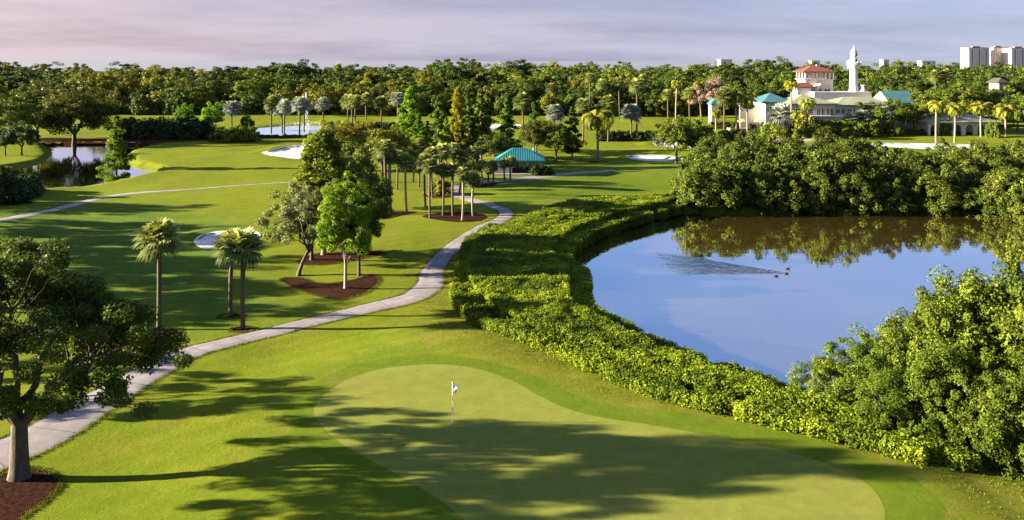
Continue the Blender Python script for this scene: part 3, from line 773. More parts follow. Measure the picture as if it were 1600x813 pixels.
palm((248,516), 373, 1.75, 'lone fan palm with a tall slim trunk left of the pair', r=.17, bend=.35)
palm((380,514), 388, 1.6, 'right and taller-trunked fan palm of the pair before the small bunker', r=.18, bend=.45)
palm((361,493), 385, 1.6, 'left slimmer fan palm of the pair before the small bunker', r=.155, bend=.6)
PC = [  # the grove beside the winding path
    ((672,341), 263, 1.5, 'leftmost of the five palms in the oval mulch bed'), ((692,337), 268, 1.4, 'second palm from the left in the oval mulch bed'),
    ((708,338), 268, 1.4, 'middle palm in the oval mulch bed'), ((722,345), 275, 1.35, 'pale-trunked fourth palm in the oval mulch bed'), ((739,338), 284, 1.45, 'rightmost and lowest palm in the oval mulch bed'),
    ((597,335), 243, 1.75, 'thick palm leftmost of three at the grove edge'), ((603,337), 234, 1.7, 'middle thick palm of three at the grove edge'), ((611,334), 247, 1.7, 'right thick palm of three at the grove edge'),
    ((620,297), 248, 1.6, 'short palm with shadowed base behind the three thick palms'), ((636,333), 255, 1.6, 'leaning palm standing alone in the lawn right of the three thick palms'),
    ((646,285), 238, 1.7, 'farther pale palm behind the leaning palm'), ((654,292), 264, 1.3, 'small low palm between the leaning palm and the grove'),
    ((665,323), 254, 1.6, 'slim palm in a small mulch ring just left of the oval bed'), ((676,310), 245, 1.7, 'palm behind the leftmost oval-bed palm'),
    ((690,303), 240, 1.8, 'tall palm rising from the bed with the rounded shrub'), ((718,303), 248, 1.7, 'palm beside the bend of the path below the golden cypress'),
    ((705,292), 238, 1.8, 'palm behind the path bend left of the golden cypress'), ((739,292), 243, 1.8, 'tall palm right of the golden cypress foot'),
    ((752,288), 262, 1.4, 'short palm between the grove and the shelter'), ((770,286), 262, 1.3, 'short palm left of the shelter wall'), ((789,283), 258, 1.3, 'palm in front of the shelter wall'), ((798,283), 255, 1.35, 'palm in front of the shelter roof corner'),
    ((655,272), 230, 1.9, 'palm under the bright green cypress pair'), ((628,268), 226, 1.9, 'palm left of the bright green cypress pair'), ((762,292), 268, 1.2, 'low palm by the path mulch near the shelter')]
for i, (b_, t_, R_, lab) in enumerate(PC):
    palm(b_, t_-3, R_*.8, lab, r=.14 if i not in (5, 6, 7) else .2, bark='palm_pale' if i in (3, 4, 7, 9, 10) else 'palm_bark', group='fan palms in the grove beside the path', bend=.5 if i != 9 else 1.4)

palm((934,252), 184, 4.6, 'tall coconut palm with wide drooping fronds on the right fairway', 'feather', .24, 'palm_pale', name='coconut_palm')
for b_, t_, R_, k_, lab in [
    ((441,212), 170, 3.1, 'silver', 'silver fan palm left of the fountain'), ((445,213), 166, 2.9, 'silver', 'second silver fan palm close left of the fountain'),
    ((468,213), 163, 3.2, 'silver', 'silver fan palm before the fountain jet'), ((475,210), 165, 3.0, 'silver', 'silver fan palm right beside the fountain jet'),
    ((505,204), 162, 3.0, 'silver', 'silver fan palm right of the fountain pond'), ((363,204), 169, 3.3, 'silver', 'pale silver palm left of the fountain pond'),
    ((543,198), 158, 3.0, 'fan', 'first fan palm right of the fountain pond'), ((551,202), 160, 2.8, 'fan', 'second fan palm right of the fountain pond'), ((555,204), 158, 2.6, 'fan', 'third fan palm right of the fountain pond'),
    ((572,197), 155, 2.9, 'fan', 'fan palm standing alone against the bright far fairway'), ((595,196), 160, 2.9, 'fan', 'fan palm left of the silver-crowned palm by the cypress'), ((621,192), 154, 3.2, 'silver', 'silver-crowned palm beside the bright cypress'),
    ((424,213), 160, 2.9, 'fan', 'dull fan palm left of the silver palms by the fountain'),
    ((817,216), 158, 3.2, 'fan', 'palm left of the round tree on the centre fairway'), ((866,214), 176, 3.4, 'silver', 'round bluish silver palm behind the round tree'),
    ((911,222), 165, 2.7, 'fan', 'slim palm left of the coconut palm'), ((950,222), 160, 2.7, 'fan', 'slim palm right of the coconut palm'),
    ((985,221), 176, 3.4, 'silver', 'blue-silver palm beside the far clipped hedge'), ((995,219), 134, 2.9, 'fan', 'very tall palm behind the blue-silver palm'),
    ((1119,204), 176, 2.9, 'feather', 'golden feather palm left of the umbrellas'), ((1168,207), 158, 4.2, 'feather', 'golden feather palm against the white wall'), ((1150,207), 152, 4.2, 'feather', 'feather palm at the corner of the white wall'),
    ((1131,207), 150, 3.4, 'fan', 'pale-trunked palm left of the white wall'), ((1262,211), 160, 3.6, 'feather', 'dark feather palm in front of the clubhouse'),
    ((1218,217), 180, 4.2, 'silver', 'large pale silver palm before the clubhouse'), ((1380,212), 180, 3.9, 'silver', 'round silver palm right of the clubhouse front'), ((1348,212), 185, 3.4, 'silver', 'smaller silver palm in front of the clubhouse'), ((1330,212), 186, 3.0, 'silver', 'leftmost silver palm in front of the clubhouse wing'),
    ((1463,226), 164, 3.3, 'feather', 'leftmost tall palm before the banquet pavilion'), ((1491,227), 170, 3.2, 'feather', 'thin dark palm beside the pavilion palm pair'), ((1497,211), 168, 3.6, 'feather', 'pale-trunked palm in front of the pavilion arches'),
    ((1533,214), 168, 4.0, 'feather', 'bushy palm before the right side of the pavilion'), ((1571,214), 172, 4.4, 'feather', 'rightmost feather palm at the pavilion corner'), ((1409,204), 176, 2.6, 'fan', 'slim bare palm left of the white trellis'),
    ((1056,192), 130, 3.0, 'feather', 'tall palm against the woods right of centre'), ((1096,190), 132, 3.2, 'feather', 'tall palm against the woods before the pinkish bare tree'), ((1078,190), 146, 2.9, 'fan', 'shorter palm between two tall palms at the woods'), ((1043,191), 148, 2.6, 'fan', 'leaning slim palm left of two tall palms at the woods'),
    ((968,186), 128, 2.6, 'fan', 'palm in the woods left of the very tall palm'), ((920,186), 122, 2.6, 'fan', 'tall palm at the woods edge above the coconut palm'), ((1236,210), 132, 3.0, 'feather', 'palm rising beside the red-roofed belvedere'), ((1247,211), 178, 2.9, 'feather', 'small palm by the clubhouse left wing')]:
    palm(b_, t_, R_*.82 if k_ != 'feather' else R_*.9, lab, k_, .22, 'palm_pale' if k_ == 'feather' else 'palm_bark', bend=.6)

# ================================================================== trees of the middle ground
def tree(base, H, label, pair, name='broadleaf_tree', s0=12.0, cat='tree', group=None, rz=None, wide=1.0):
    p = G(*base); s = H/s0
    return plant(name, TREE, pair, p, label, cat, (s*wide, s*wide, s), rz, group)

cyp = [tree_mesh('cypress%d' % i, 90+i, 12, 2.6, 2.2, .2, 95, .7, 150, .13, M['cypress'], M['bark_pale'], 'cone', squash=.6) for i in range(3)]
cypd = [recolour(c, M['cypress_dark']) for c in cyp]; cypg = recolour(cyp[1], M['cypress_gold'])
col = [tree_mesh('spire%d' % i, 100+i, 14, 2.1, 2.0, .2, 105, .65, 150, .14, M['cypress'], M['bark_pale'], 'column') for i in range(2)]
brt = tree_mesh('bright_tree', 111, 10.5, 2.6, 2.6, .17, 120, .62, 260, .085, M['cypress'], M['bark_pale'], nlimb=6, zlow=.22, gap=.1)
drk = tree_mesh('dark_tree', 112, 10.0, 3.0, 2.6, .17, 120, .62, 240, .085, M['cypress_dark'], M['bark'], nlimb=6, zlow=.25, gap=.3)
olv = tree_mesh('olive_tree', 119, 8.2, 3.9, 2.3, .17, 110, .55, 240, .075, M['olive'], M['bark'], nlimb=8, lean=.9, zlow=.30, gap=.25)
tree((540,451), 10.6, 'bright green tree with a pale straight trunk in the long mulch bed', brt, s0=12.0, rz=.4)
tree((561,431), 9.8, 'dark green tree right behind the bright green tree', drk, s0=11.4, rz=2.0)
tree((466,431), 8.6, 'olive-leaved tree with a leaning dark trunk', olv, 'leaning_tree', 8.2, rz=.15)
o2 = [recolour(oakm[i], M['wood_green']) for i in range(3)]
tree((506,398), 13.2, 'tall feathery cypress with a yellow-green crown behind the leaning tree', recolour(col[0], M['feathery']), 'bald_cypress', 14.6, wide=1.45)
tree((487,407), 7.0, 'dark short tree behind the leaning olive tree', oakm[1], s0=12)
tree((574,396), 10.0, 'dense dark tree behind the bright green tree', drk, s0=11.2, rz=4.0)
tree((545,330), 8.5, 'dark rounded tree behind the tall yellow-green cypress', oakm[2], s0=12)
for b_, H_, lab in [((515,268), 8.6, 'rusty orange tree behind the tall cypress'), ((545,262), 8.2, 'rusty orange tree left of the grove palms'), ((575,262), 8.0, 'rusty low tree at the head of the grove'), ((600,285), 9.0, 'yellowish tree over the thick palms')]:
    tree(b_, H_, lab, recolour(oakm[int(b_[0]) % 3], M['rust'] if H_ != 9.0 else M['wood_gold']))
for b_, top, m_, lab in [
    ((642,262), 138, col[0], 'tallest bright cypress left of the golden one'), ((654,268), 178, cyp[0], 'shorter bright cypress in front of the tallest'), ((686,255), 152, cypd[1], 'dark cypress between the bright pair and golden one'), ((697,258), 186, cyp[2], 'low bright cypress just left of the golden one'),
    ((716,256), 138, 'gold', 'slim golden-yellow cypress standing behind the grove palms'), ((752,250), 140, cypd[0], 'tall dark green cypress right of the golden one'), ((792,246), 152, cypd[2], 'dark pointed cypress behind the shelter'), ((730,252), 150, cypd[2], 'dark cypress directly right of the golden one'),
    ((626,258), 180, cypd[1], 'dark low cypress at the left of the tallest one'), ((668,262), 190, cyp[1], 'small bright cypress between the palms and the golden one'), ((834,236), 160, cypd[0], 'dark cypress left of the round tree behind the shelter'), ((894,250), 168, cypd[1], 'slim dark tree right of the round tree behind the shelter'),
    ((182,279), 181, cyp[0], 'bright green cypress leaning over the left pond')]:
    p = G(*b_); H = CH-(top-HZ)/F*p.y-p.z
    mm = recolour(col[1], M['cypress_gold']) if m_ == 'gold' else m_
    s0 = 14 if m_ in col or m_ == 'gold' else 12
    plant('bald_cypress', TREE, mm, p, lab, 'tree', (H/s0*(1.0 if s0 == 14 and m_ != 'gold' else .72 if m_ == 'gold' else 1.1),)*2+(H/s0,), group='cypresses round the shelter' if b_[0] > 300 else None)
for b_, top, wd, m_, lab in [
    ((869,252), 190, 1.0, o2[0], 'round open tree with a forked trunk behind the shelter'), ((1057,255), 183, 1.1, o2[1], 'double-trunked tree left stem by the low bunker'), ((1084,252), 186, 1.1, o2[2], 'spreading tree right beside the double-trunked tree'),
    ((775,262), 205, 1.3, oakm[0], 'dark round tree left behind the teal roof'), ((745,255), 212, 1.3, oakm[1], 'dark low tree between golden cypress and shelter'), ((838,240), 190, 1.2, oakm[2], 'dark tree behind the teal roof peak'),
    ((116,222), 140, 1.35, dense, 'huge dark oak on the far bank of the left pond'), ((58,216), 138, 1.1, recolour(dense, M['wood_green']), 'yellow-green oak left of the huge dark oak'), ((20,226), 150, 1.2, o2[2], 'yellow-green tree at the far left edge'),
    ((288,214), 163, .75, recolour(oakm[1], M['cypress']), 'small bright green tree left before the far clipped row'), ((331,211), 162, .8, recolour(oakm[2], M['cypress']), 'small bright green tree right before the far clipped row'), ((386,212), 178, .7, recolour(oakm[0], M['cypress_dark']), 'small dark tree left of the fountain pond'),
    ((34,243), 190, 1.0, recolour(oakm[1], M['shrub']), 'bluish dark tree on the grass point by the left pond'), ((8,243), 200, 1.1, recolour(oakm[2], M['shrub']), 'lower bluish dark tree at the left edge by the pond'),
    ((1113,190), 118, .9, recolour(oakm[0], M['pink']), 'pinkish half-bare tree standing out in the woods'), ((1300,212), 186, 1.2, o2[0], 'low bushy tree in front of the clubhouse windows'), ((1365,211), 160, 1.3, o2[1], 'green tree covering the clubhouse right wing'), ((1395,211), 156, 1.2, o2[2], 'green tree under the teal gable'), ((1424,204), 160, 1.2, o2[0], 'green tree behind the white trellis'),
    ((1447,206), 150, 1.4, o2[1], 'broad tree left of the banquet pavilion'), ((1500,198), 132, 1.6, o2[2], 'wide spreading tree behind the banquet pavilion'), ((1545,198), 140, 1.3, o2[0], 'tree behind the right end of the banquet pavilion'), ((1590,206), 150, 1.2, o2[1], 'tree at the far right edge beside the pavilion')]:
    p = G(*b_); H = CH-(top-HZ)/F*p.y-p.z; s = H/12.4
    plant('broadleaf_tree', TREE, m_, p, lab, 'tree', (s*wd, s*wd, s))

# ================================================================== mangroves
near = [bush_mesh('near_mangrove%d' % i, 130+i, 6.0, 3.2, 190, .48, 230, .066, M['mangrove_near'], M['bark']) for i in range(4)]
for i, (bx, by, top, R, lab) in enumerate([
    (1575,668, 395, 4.4, 'tallest near mangrove at the right edge of the photo'), (1500,655, 428, 3.9, 'tall near mangrove left of the tallest one'), (1440,648, 455, 3.4, 'near mangrove rising highest against the water'),
    (1395,640, 500, 2.9, 'near mangrove with a rounded top left of the high ones'), (1335,640, 522, 2.9, 'near mangrove before the dip in the shoreline'), (1280,640, 555, 2.2, 'leftmost near mangrove joining the hedge'),
    (1385,680, 575, 2.6, 'low near mangrove at the lawn edge, leftmost in front'), (1455,692, 540, 2.6, 'low near mangrove in front of the tall ones'), (1530,712, 560, 2.6, 'dark low near mangrove by the lawn'), (1610,735, 540, 3.0, 'dark front mangrove cut by the right border'), (1660,690, 420, 4.2, 'mangrove half outside the right border'), (1570,640, 430, 3.8, 'mangrove behind the tallest one at the right edge')]):
    p = G(bx+14, by); H = CH-(top+(24 if bx > 1560 else 9)-HZ)/F*p.y-p.z; R *= .88
    plant('mangrove_bush', BUSH, near[i % 4], p, lab, 'mangrove', (R/3.2, R/3.2, H/6.0*.97), group='near mangroves at the right')
far = [bush_mesh('far_mangrove%d' % i, 150+i, 5.0, 3.6, 120, .6, 150, .115, M['mangrove'], M['bark']) for i in range(4)]
k = 0
for row, (Y, Hh, x0, sp) in enumerate([(110.6, 5.0, 25.5, 4.0), (115, 6.1, 26.5, 4.4), (121, 6.6, 28.5, 5.0), (129, 6.6, 31, 5.6), (138, 6.3, 35, 6.4)]):
    X = x0
    while X < .70*Y:
        px_ = CX+F*X/Y; s = Hh/5.0*(.84 if px_ > 1330 else 1)*rnd.uniform(.85, 1.15); x = X+rnd.uniform(-.8, .8); y = Y+rnd.uniform(-1.8, 1.8)
        if row == 0: y = max(y, 110.2)+(-8.5 if x > 65 else 0)
        t = plant('mangrove_bush', BUSH, far[k % 4], (x, y, max(hz(x, y), -.9)-.15), ('mangrove overhanging the far waterline of the pond', 'mangrove in the middle of the far bank thicket', 'mangrove in the middle of the far bank thicket', 'mangrove on the back of the far bank thicket', 'mangrove on the back of the far bank thicket')[row], 'mangrove', (min(s, 1.25)*rnd.uniform(.85, 1.1), min(s, 1.25), s*rnd.uniform(.92, 1.12)),
                  group=('mangroves along the far waterline', 'mangroves inside the far thicket', 'mangroves inside the far thicket', 'mangroves at the back of the far thicket', 'mangroves at the back of the far thicket')[row])
        k += 1; X += sp
for bx, by, s in [(1545,351, .85), (1580,352, 1.1), (1625,356, 1.2)]:
    p = G(bx, by); p.z = max(p.z, -.9)
    plant('mangrove_bush', BUSH, far[k % 4], p, 'mangrove standing forward into the pond at the right', 'mangrove', s, group='mangroves jutting into the pond at the right'); k += 1

# ================================================================== shrubs and clipped rows
shr = [bush_mesh('shrub%d' % i, 170+i, 2.0, 1.3, 50, .36, 90, .11, M['shrub'], M['bark']) for i in range(3)]
shy = [recolour(s, M['wood_gold']) for s in shr]; shg = [recolour(s, M['wood_green']) for s in shr]
def shrub(base, H, R, label, pair, group=None, name='round_shrub', cat='shrub'):
    plant(name, BUSH, pair, G(*base), label, cat, (R/1.3, R/1.3, H/2.0), group=group)
for i in range(4):
    shrub((-8+16*i, 318-9*abs(i-1)), 4.0-.5*i, 3.0-.2*i, ['dark shrub cut by the left border below the pond', 'dark rounded shrub on the left pond bank', 'darkest shrub by the near water edge of the left pond', 'small right end shrub of the left bank clump'][i], shr[i % 3], 'shrubs on the left pond bank')
shrub((660+30,304), 1.9, 1.7, 'rounded bronze shrub in the mulch between palms', shy[0])
for i, x in enumerate(np.linspace(196, 325, 11)):
    plant('clipped_tree', BUSH, shr[i % 3], G(x, 216+rnd.uniform(-.5, .5)), 'clipped dark tree in the row beyond the left pond', 'clipped tree', (2.1, 2.0, 2.35), group='row of clipped trees beyond the left pond')
for i, (x, y) in enumerate([(346,222), (356,222), (366,221), (378,221), (391,221)]):
    shrub((x, y), 3.2, 2.6, 'yellow-green bush in the line below the small trees by the fountain pond', (shg+shy)[(i*2) % 5], 'bushes left of the fountain pond')
for i, x in enumerate([400,410,420,430,445,455,465,478,488]):
    shrub((x, 215), .7, 1.5, 'low dark bush on the near bank of the fountain pond', shr[i % 3], 'low bushes on the fountain pond bank')
for i, x in enumerate(np.linspace(520, 640, 12)):
    shrub((x, 203), 2.0, 2.3, 'dark hedge bush on the bank right of the fountain pond', shr[i % 3], 'dark bushes right of the fountain pond')
for i, x in enumerate(np.linspace(940, 1030, 13)):
    shrub((x, 220.5), 2.3, 1.6, 'clipped dark shrub in the row behind the coconut palm', shr[i % 3], 'clipped shrub row behind the coconut palm')
for i, (x, y) in enumerate([(1128,219), (1138,219), (1147,216), (1148,206), (1160,219), (1172,217), (1176,207), (1192,210), (1204,213), (1110,216), (1098,217)]):
    shrub((x, y), 2.2, 1.3, 'round topiary shrub on the lawn below the umbrellas', shr[i % 3], 'topiary shrubs below the umbrellas')
for i, x in enumerate(np.linspace(1112, 1180, 12)):
    shrub((x, 201), 1.9, 1.2, 'clipped shrub in the low row under the umbrella terrace', shg[i % 3], 'clipped row under the umbrella terrace')
for i, (x, y, H, R) in enumerate([(1240,211,4.5,3.4), (1262,213,5,3.4), (1280,212,4.2,3.2), (1300,212,3.6,3), (1318,213,4,2.8), (1340,213,4.2,2.8), (1362,213,4,2.8), (1385,213,3,2.4), (1225,212,4.2,3), (1206,212,3.6,2.8), (1252,214,3,2.6), (1290,215,2.6,2.8), (1328,216,2.6,2.4), (1410,210,1.6,1.7), (1425,210,1.4,1.6), (1440,211,1.5,1.6)]):
    shrub((x, y), H, R, 'leafy garden bush in the planting below the clubhouse', (shy+shg)[i % 6], 'garden bushes below the clubhouse')
for i, (x, y) in enumerate([(1472,212), (1481,212), (1546,215), (1556,216)]):
    shrub((x, y), 4.0, 1.0, ['left of two pointed shrubs at the pavilion left arches', 'right of two pointed shrubs at the pavilion left arches', 'left of two pointed shrubs at the pavilion right end', 'right of two pointed shrubs at the pavilion right end'][i], shg[i % 3], 'pointed shrubs at the pavilion')
for i, x in enumerate([836, 843, 850, 857]):
    shrub((x, 273.5), 1.5, .9, 'dark low shrub wrapped round the shelter right column', shr[i % 3], 'low shrubs at the shelter column')
# ================================================================== the woods
wood = [tree_mesh('wood%d' % i, 200+i, 14, 6.2, 3.0, .3, 85, 1.3, 110, .27, M['wood_dark'], M['bark'], nlimb=5, zlow=.06, gap=.1) for i in range(5)]
woods = {'dark': wood, 'golden': [recolour(w, M['wood_gold']) for w in wood], 'green': [recolour(w, M['wood_green']) for w in wood]}
ROWS = [(300, 126, 146, 7.8), (325, 117, 133, 8.8), (355, 110, 126, 10.4), (395, 104, 117, 12.6), (445, 100, 111, 15), (505, 98, 106, 18), (580, 96, 103, 22), (665, 94, 101, 26)]
nw = 0
for r_, (Y, t0, t1, sp) in enumerate(ROWS):
    X = -.69*Y+rnd.uniform(0, sp)
    while X < .69*Y:
        x = X+rnd.uniform(-.3, .3)*sp; y = Y+rnd.uniform(-.35, .35)*(ROWS[min(r_+1, 7)][0]-ROWS[min(r_, 6)][0]); X += sp
        px = CX+F*x/y
        if r_ < 1 and (px > 1190 or px < 40): continue
        if px > 1185 and y < 290: continue
        if 1190 < px < 1330 and y < 330 and r_ < 2: continue
        top = rnd.uniform(t0, t1)+(4 if px < 380 and r_ > 3 else 0)
        top += rnd.choice((0, 0, 0, 0, 4, 7, -3 if r_ > 3 else -6)); H = CH-(top-HZ)/F*y
        u = rnd.random()
        if px < 600: tone = 'golden' if u < (.38 if r_ < 4 else .10) else ('dark' if u < .85 else 'green')
        else: tone = 'golden' if u < .10 else ('dark' if u < .62 else 'green')
        zone = 'behind the left fairway' if px < 380 else 'behind the fountain pond' if px < 640 else 'behind the cypresses' if px < 1150 else 'behind the clubhouse'
        where = 'at the front edge of' if r_ < 2 else 'inside' if r_ < 5 else 'on the skyline of'
        s = H/14.6; wd = rnd.uniform(1.0, 1.35)*(1 if r_ < 4 else 1.25)
        plant('woodland_tree', TREE, woods[tone][rnd.randrange(5)], (x, y, hz(x, y)-.1), '%s leaved tree %s the woods %s' % (tone, where, zone), 'tree', (s*wd, s*wd, s), group='%s trees %s the woods %s' % (tone, where, zone))
        nw += 1
for Y, t0, t1, sp in ((246, 148, 160, 7.5), (268, 136, 150, 8.5), (288, 124, 140, 9)):   # nearer woods right of the tower
    X = (1352-CX)/F*Y
    while X < .68*Y:
        y = Y+rnd.uniform(-4, 4); top = rnd.uniform(t0, t1); H = CH-(top-HZ)/F*y; s = H/14.6
        tone = rnd.choice(['dark', 'green', 'green', 'golden'])
        plant('woodland_tree', TREE, woods[tone][rnd.randrange(5)], (X, y, hz(X, y)-.1), '%s leaved tree in the near woods right of the white tower' % tone, 'tree', (s*1.15, s*1.15, s), group='%s trees right of the white tower' % tone)
        X += sp*rnd.uniform(.85, 1.2); nw += 1
for px, Y, top, tone, lab in [(465, 420, 94, 'dark', 'broad domed tree rising above the skyline left of centre'), (805, 450, 94, 'dark', 'round tree rising above the skyline right of centre'), (1205, 520, 92, 'dark', 'dark domed tree breaking the skyline left of the belvedere'), (700, 470, 97, 'dark', 'bluish domed tree on the skyline at the centre'), (415, 430, 98, 'golden', 'golden domed tree left of the broad skyline tree'), (235, 430, 103, 'dark', 'dark domed tree on the left skyline'), (1290, 420, 101, 'dark', 'dark tree right behind the belvedere roof')]:
    X = (px-CX)/F*Y; H = CH-(top-HZ)/F*Y; s = H/14.6
    plant('woodland_tree', TREE, woods[tone][nw % 5], (X, Y, -.1), lab, 'tree', (s*1.5, s*1.3, s)); nw += 1
und = [bush_mesh('understory%d' % i, 230+i, 5.0, 4.2, 80, .95, 90, .22, M['wood_dark'], M['bark']) for i in range(3)]
undg = [recolour(u, M['wood_green']) for u in und]; undy = [recolour(u, M['wood_gold']) for u in und]
X = -205.0
while X < 96:
    Y = 296+rnd.uniform(-3, 3); k_ = rnd.randrange(3); px = CX+F*X/Y
    if px > 20:
        plant('understory_bush', BUSH, (und, und, undg, undy)[rnd.randrange(4)][k_], (X, Y, -.2), 'bushy undergrowth clump closing the foot of the woods', 'bush', (1, 1, rnd.uniform(.7, 1.5)), group='undergrowth along the edge of the woods')
    X += rnd.uniform(5, 7.5)
print('wood trees', nw)
for px, Y, top, R, lab in [(528, 400, 106, 2.6, 'lone palm poking above the skyline at left of centre'), (748, 520, 101, 2.4, 'thin palm head on the centre skyline'), (1003, 330, 124, 2.6, 'palm over the woods above the blue-silver palm'), (1462, 300, 118, 2.8, 'palm head over the right woods'), (1478, 300, 117, 2.8, 'second palm head over the right woods'), (862, 310, 138, 2.7, 'palm at the woods edge above the round bluish palm'), (940, 300, 132, 2.6, 'palm at the woods edge above the coconut palm right'), (275, 330, 112, 2.6, 'palm emerging from the left woods')]:
    X = (px-CX)/F*Y; H = CH-(top-HZ)/F*Y
    t = thing('sabal_palm', lab, 'palm tree', (X, Y, 0), rnd.uniform(0, 6))
    obj('trunk', palm_trunk(px, H, .2, M['palm_bark'], .6), t); c = obj('fronds', fans[px % 3], t); c.location = (0, 0, H); c.scale = (R,)*3

# ================================================================== flag, birds, fountain, tee things
p = G(707, 661); t = thing('golf_flag', 'white flag on a thin banded stick in the putting green', 'golf flag', p)
z0 = .032; zt = CH-(597-HZ)/F*p.y-p.z
m1 = MB(); m1.lathe([(.016, z0), (.016, zt)], 10); m1.build('stick', M['flagwhite'], t)
for a in (.26, .58):
    m1 = MB(); m1.lathe([(.018, z0+a*zt*.9), (.018, z0+(a+.15)*zt*.9)], 10); m1.build('band', M['stickred'], t)
V = []; n_ = 9
for i in range(n_):
    for j in range(9):
        u, v = i/(n_-1), j/8
        V.append((.016+.26*u*(1-.35*v)*(1-.0*v), .055*math.sin(5*u+3*v)*u, zt-.02-.30*v-.42*u*(.75)-.05*u*v))
V2 = [(x, y+.006, z) for x, y, z in V]
Fc = [(i*9+j, (i+1)*9+j, (i+1)*9+j+1, i*9+j+1) for i in range(n_-1) for j in range(8)]
mm = MB(); mm.add(V, Fc); mm.build('flag', M['flagwhite'], t, True)
m1 = MB(); m1.lathe([(.001, .034), (.075, .036), (.075, .030)], 18); m1.build('cup', M['black'], t)

def bird(x, y, label, rz):
    q = flat([(x, y)], WATER)[0]; t = thing('duck', label, 'duck', (q[0], q[1], WATER), rz, .95, 'birds swimming on the pond')
    V = []; n = 14; prof = [(-.30, .01, .12), (-.24, .05, .10), (-.15, .10, .07), (0, .13, .05), (.12, .11, .06), (.2, .06, .10), (.215, .045, .16), (.22, .04, .22), (.235, .05, .26), (.27, .045, .28), (.31, .02, .265), (.36, .012, .255), (.37, .004, .255)]
    for px_, r, z in prof:
        for a in range(n):
            w = 2*PI*a/n; V.append((px_, r*math.cos(w), z+r*.72*math.sin(w)))
    k = len(prof); Fc = [(i*n+a, i*n+(a+1) % n, (i+1)*n+(a+1) % n, (i+1)*n+a) for i in range(k-1) for a in range(n)]+[tuple(range(n))[::-1], tuple((k-1)*n+a for a in range(n))]
    b = MB(); b.add(V, Fc); b.build('body', M['duck'], t, True)
bird(1231, 420.5, 'dark duck swimming farthest back of the three', .05); bird(1229, 428, 'dark duck swimming in the middle of the three', .05); bird(1213, 432, 'dark duck trailing nearest of the three', .05)

def fountain():
    p = G(478, 204); t = thing('water_fountain', 'white fountain jet spraying from the far pond', 'fountain', (p.x, p.y, -.35))
    Hh = CH-(142-HZ)/F*p.y; rng = np.random.default_rng(3)
    n = 420; h = rng.uniform(0, 1, n)**.8; r = (.12+.9*(1-h)**1.1)*rng.uniform(0, 1, n)**.5; a = rng.uniform(0, 6.28, n)
    P = np.column_stack([r*np.cos(a)+.5*(1-h)*.3, r*np.sin(a), h*Hh]); L = cards(P, rng.normal(size=(n, 3)), .11, np.ones(n), rng, .5)
    obj('jet', mesh('jet', L[0], L[1], M['fount']), t)
    V = []
    for s in range(16):
        b_ = 2*PI*s/16; m = 45; u = rng.uniform(0, 1, m); R = 7.5
        V.append(np.column_stack([R*u*math.cos(b_), R*u*math.sin(b_), 6.5*u*(1-u)+.1])+rng.normal(size=(m, 3))*.1)
    P = np.vstack(V); L = cards(P, rng.normal(size=(len(P), 3)), .07, np.ones(len(P)), rng, .6)
    obj('side_spray', mesh('side_spray', L[0], L[1], M['fount']), t)
fountain()

# ================================================================== shelter with the teal roof
p = G(818, 272); yb = p.y
t = thing('shelter', 'small shelter with a teal hipped metal roof by the path', 'shelter', p)
def lx(x): return (x-CX)/F*yb-p.x
zr0, zr1 = 20-(250.5-HZ)/F*yb-p.z, 20-(231-HZ)/F*(yb+3.4)-p.z
b = MB(); b.hip(lx(772), lx(852), -.6, 7.4, zr0, zr1, 3.3, .22); roof = b.build('roof', M['teal'], t)
b = MB()
w_, d_ = lx(852)-lx(772), 8.0
for i in range(1, 22):
    x = lx(772)+w_*i/22; u = min(1, min(x-lx(772), lx(852)-x)/3.3)
    ye, ze = -.6+4.0*u, zr0+(zr1-zr0)*u
    n0 = 4; V = [(x-.025, -.6, zr0), (x+.025, -.6, zr0), (x+.025, ye, ze), (x-.025, ye, ze), (x-.025, -.6, zr0+.06), (x+.025, -.6, zr0+.06), (x+.025, ye, ze+.06), (x-.025, ye, ze+.06)]
    b.add(V, [(4,5,6,7), (0,1,5,4), (1,2,6,5), (2,3,7,6), (3,0,4,7)])
b.build('seam', M['teal'], roof)
b = MB(); b.box(lx(777), lx(800), .2, 6.6, 0, zr0-.22); b.build('wall', M['pink_wall'], t)
for x0, x1, y0 in ((841, 848, .1), (841, 848, 6.0), (806, 811, 6.0)):
    b = MB(); b.box(lx(x0), lx(x1), y0, y0+.75, 0, zr0-.22); b.box(lx(x0)-.08, lx(x1)+.08, y0-.08, y0+.83, 0, .55); b.build('column', M['pink_wall'], t)
b = MB(); b.box(lx(772), lx(853), -1.0, 7.6, -.4, .09); b.build('floor_slab', M['path'], t)
t2 = thing('drinks_machine', 'blue-grey drinks machine under the teal roof', 'drinks machine', p+Vector((lx(825), 2.6, .09)))
b = MB(); b.box(-.5, .5, 0, .8, 0, 1.85); b.build('cabinet', M['steel_blue'], t2); b = MB(); b.box(-.38, .25, -.03, -.002, .95, 1.65); b.build('front_panel', M['flagwhite'], t2); b = MB(); b.box(-.4, .4, -.05, -.003, .25, .75); b.build('dispenser', M['black'], t2)
for px_, lab in ((812, 'dark bench left of the drinks machine'), (833, 'pale bench right of the drinks machine')):
    tb = thing('bench', lab, 'bench', p+Vector((lx(px_), .9, .09)), group='benches in the shelter'); m_ = M['dark'] if px_ == 812 else M['path']
    b = MB(); b.box(-.75, .75, 0, .45, .40, .46); b.build('seat', m_, tb); b = MB(); b.box(-.75, .75, .44, .5, .5, .9); b.build('backrest', m_, tb)
    for s in (-.65, .6):
        b = MB(); b.box(s, s+.06, .04, .48, 0, .40); b.build('leg', m_, tb)

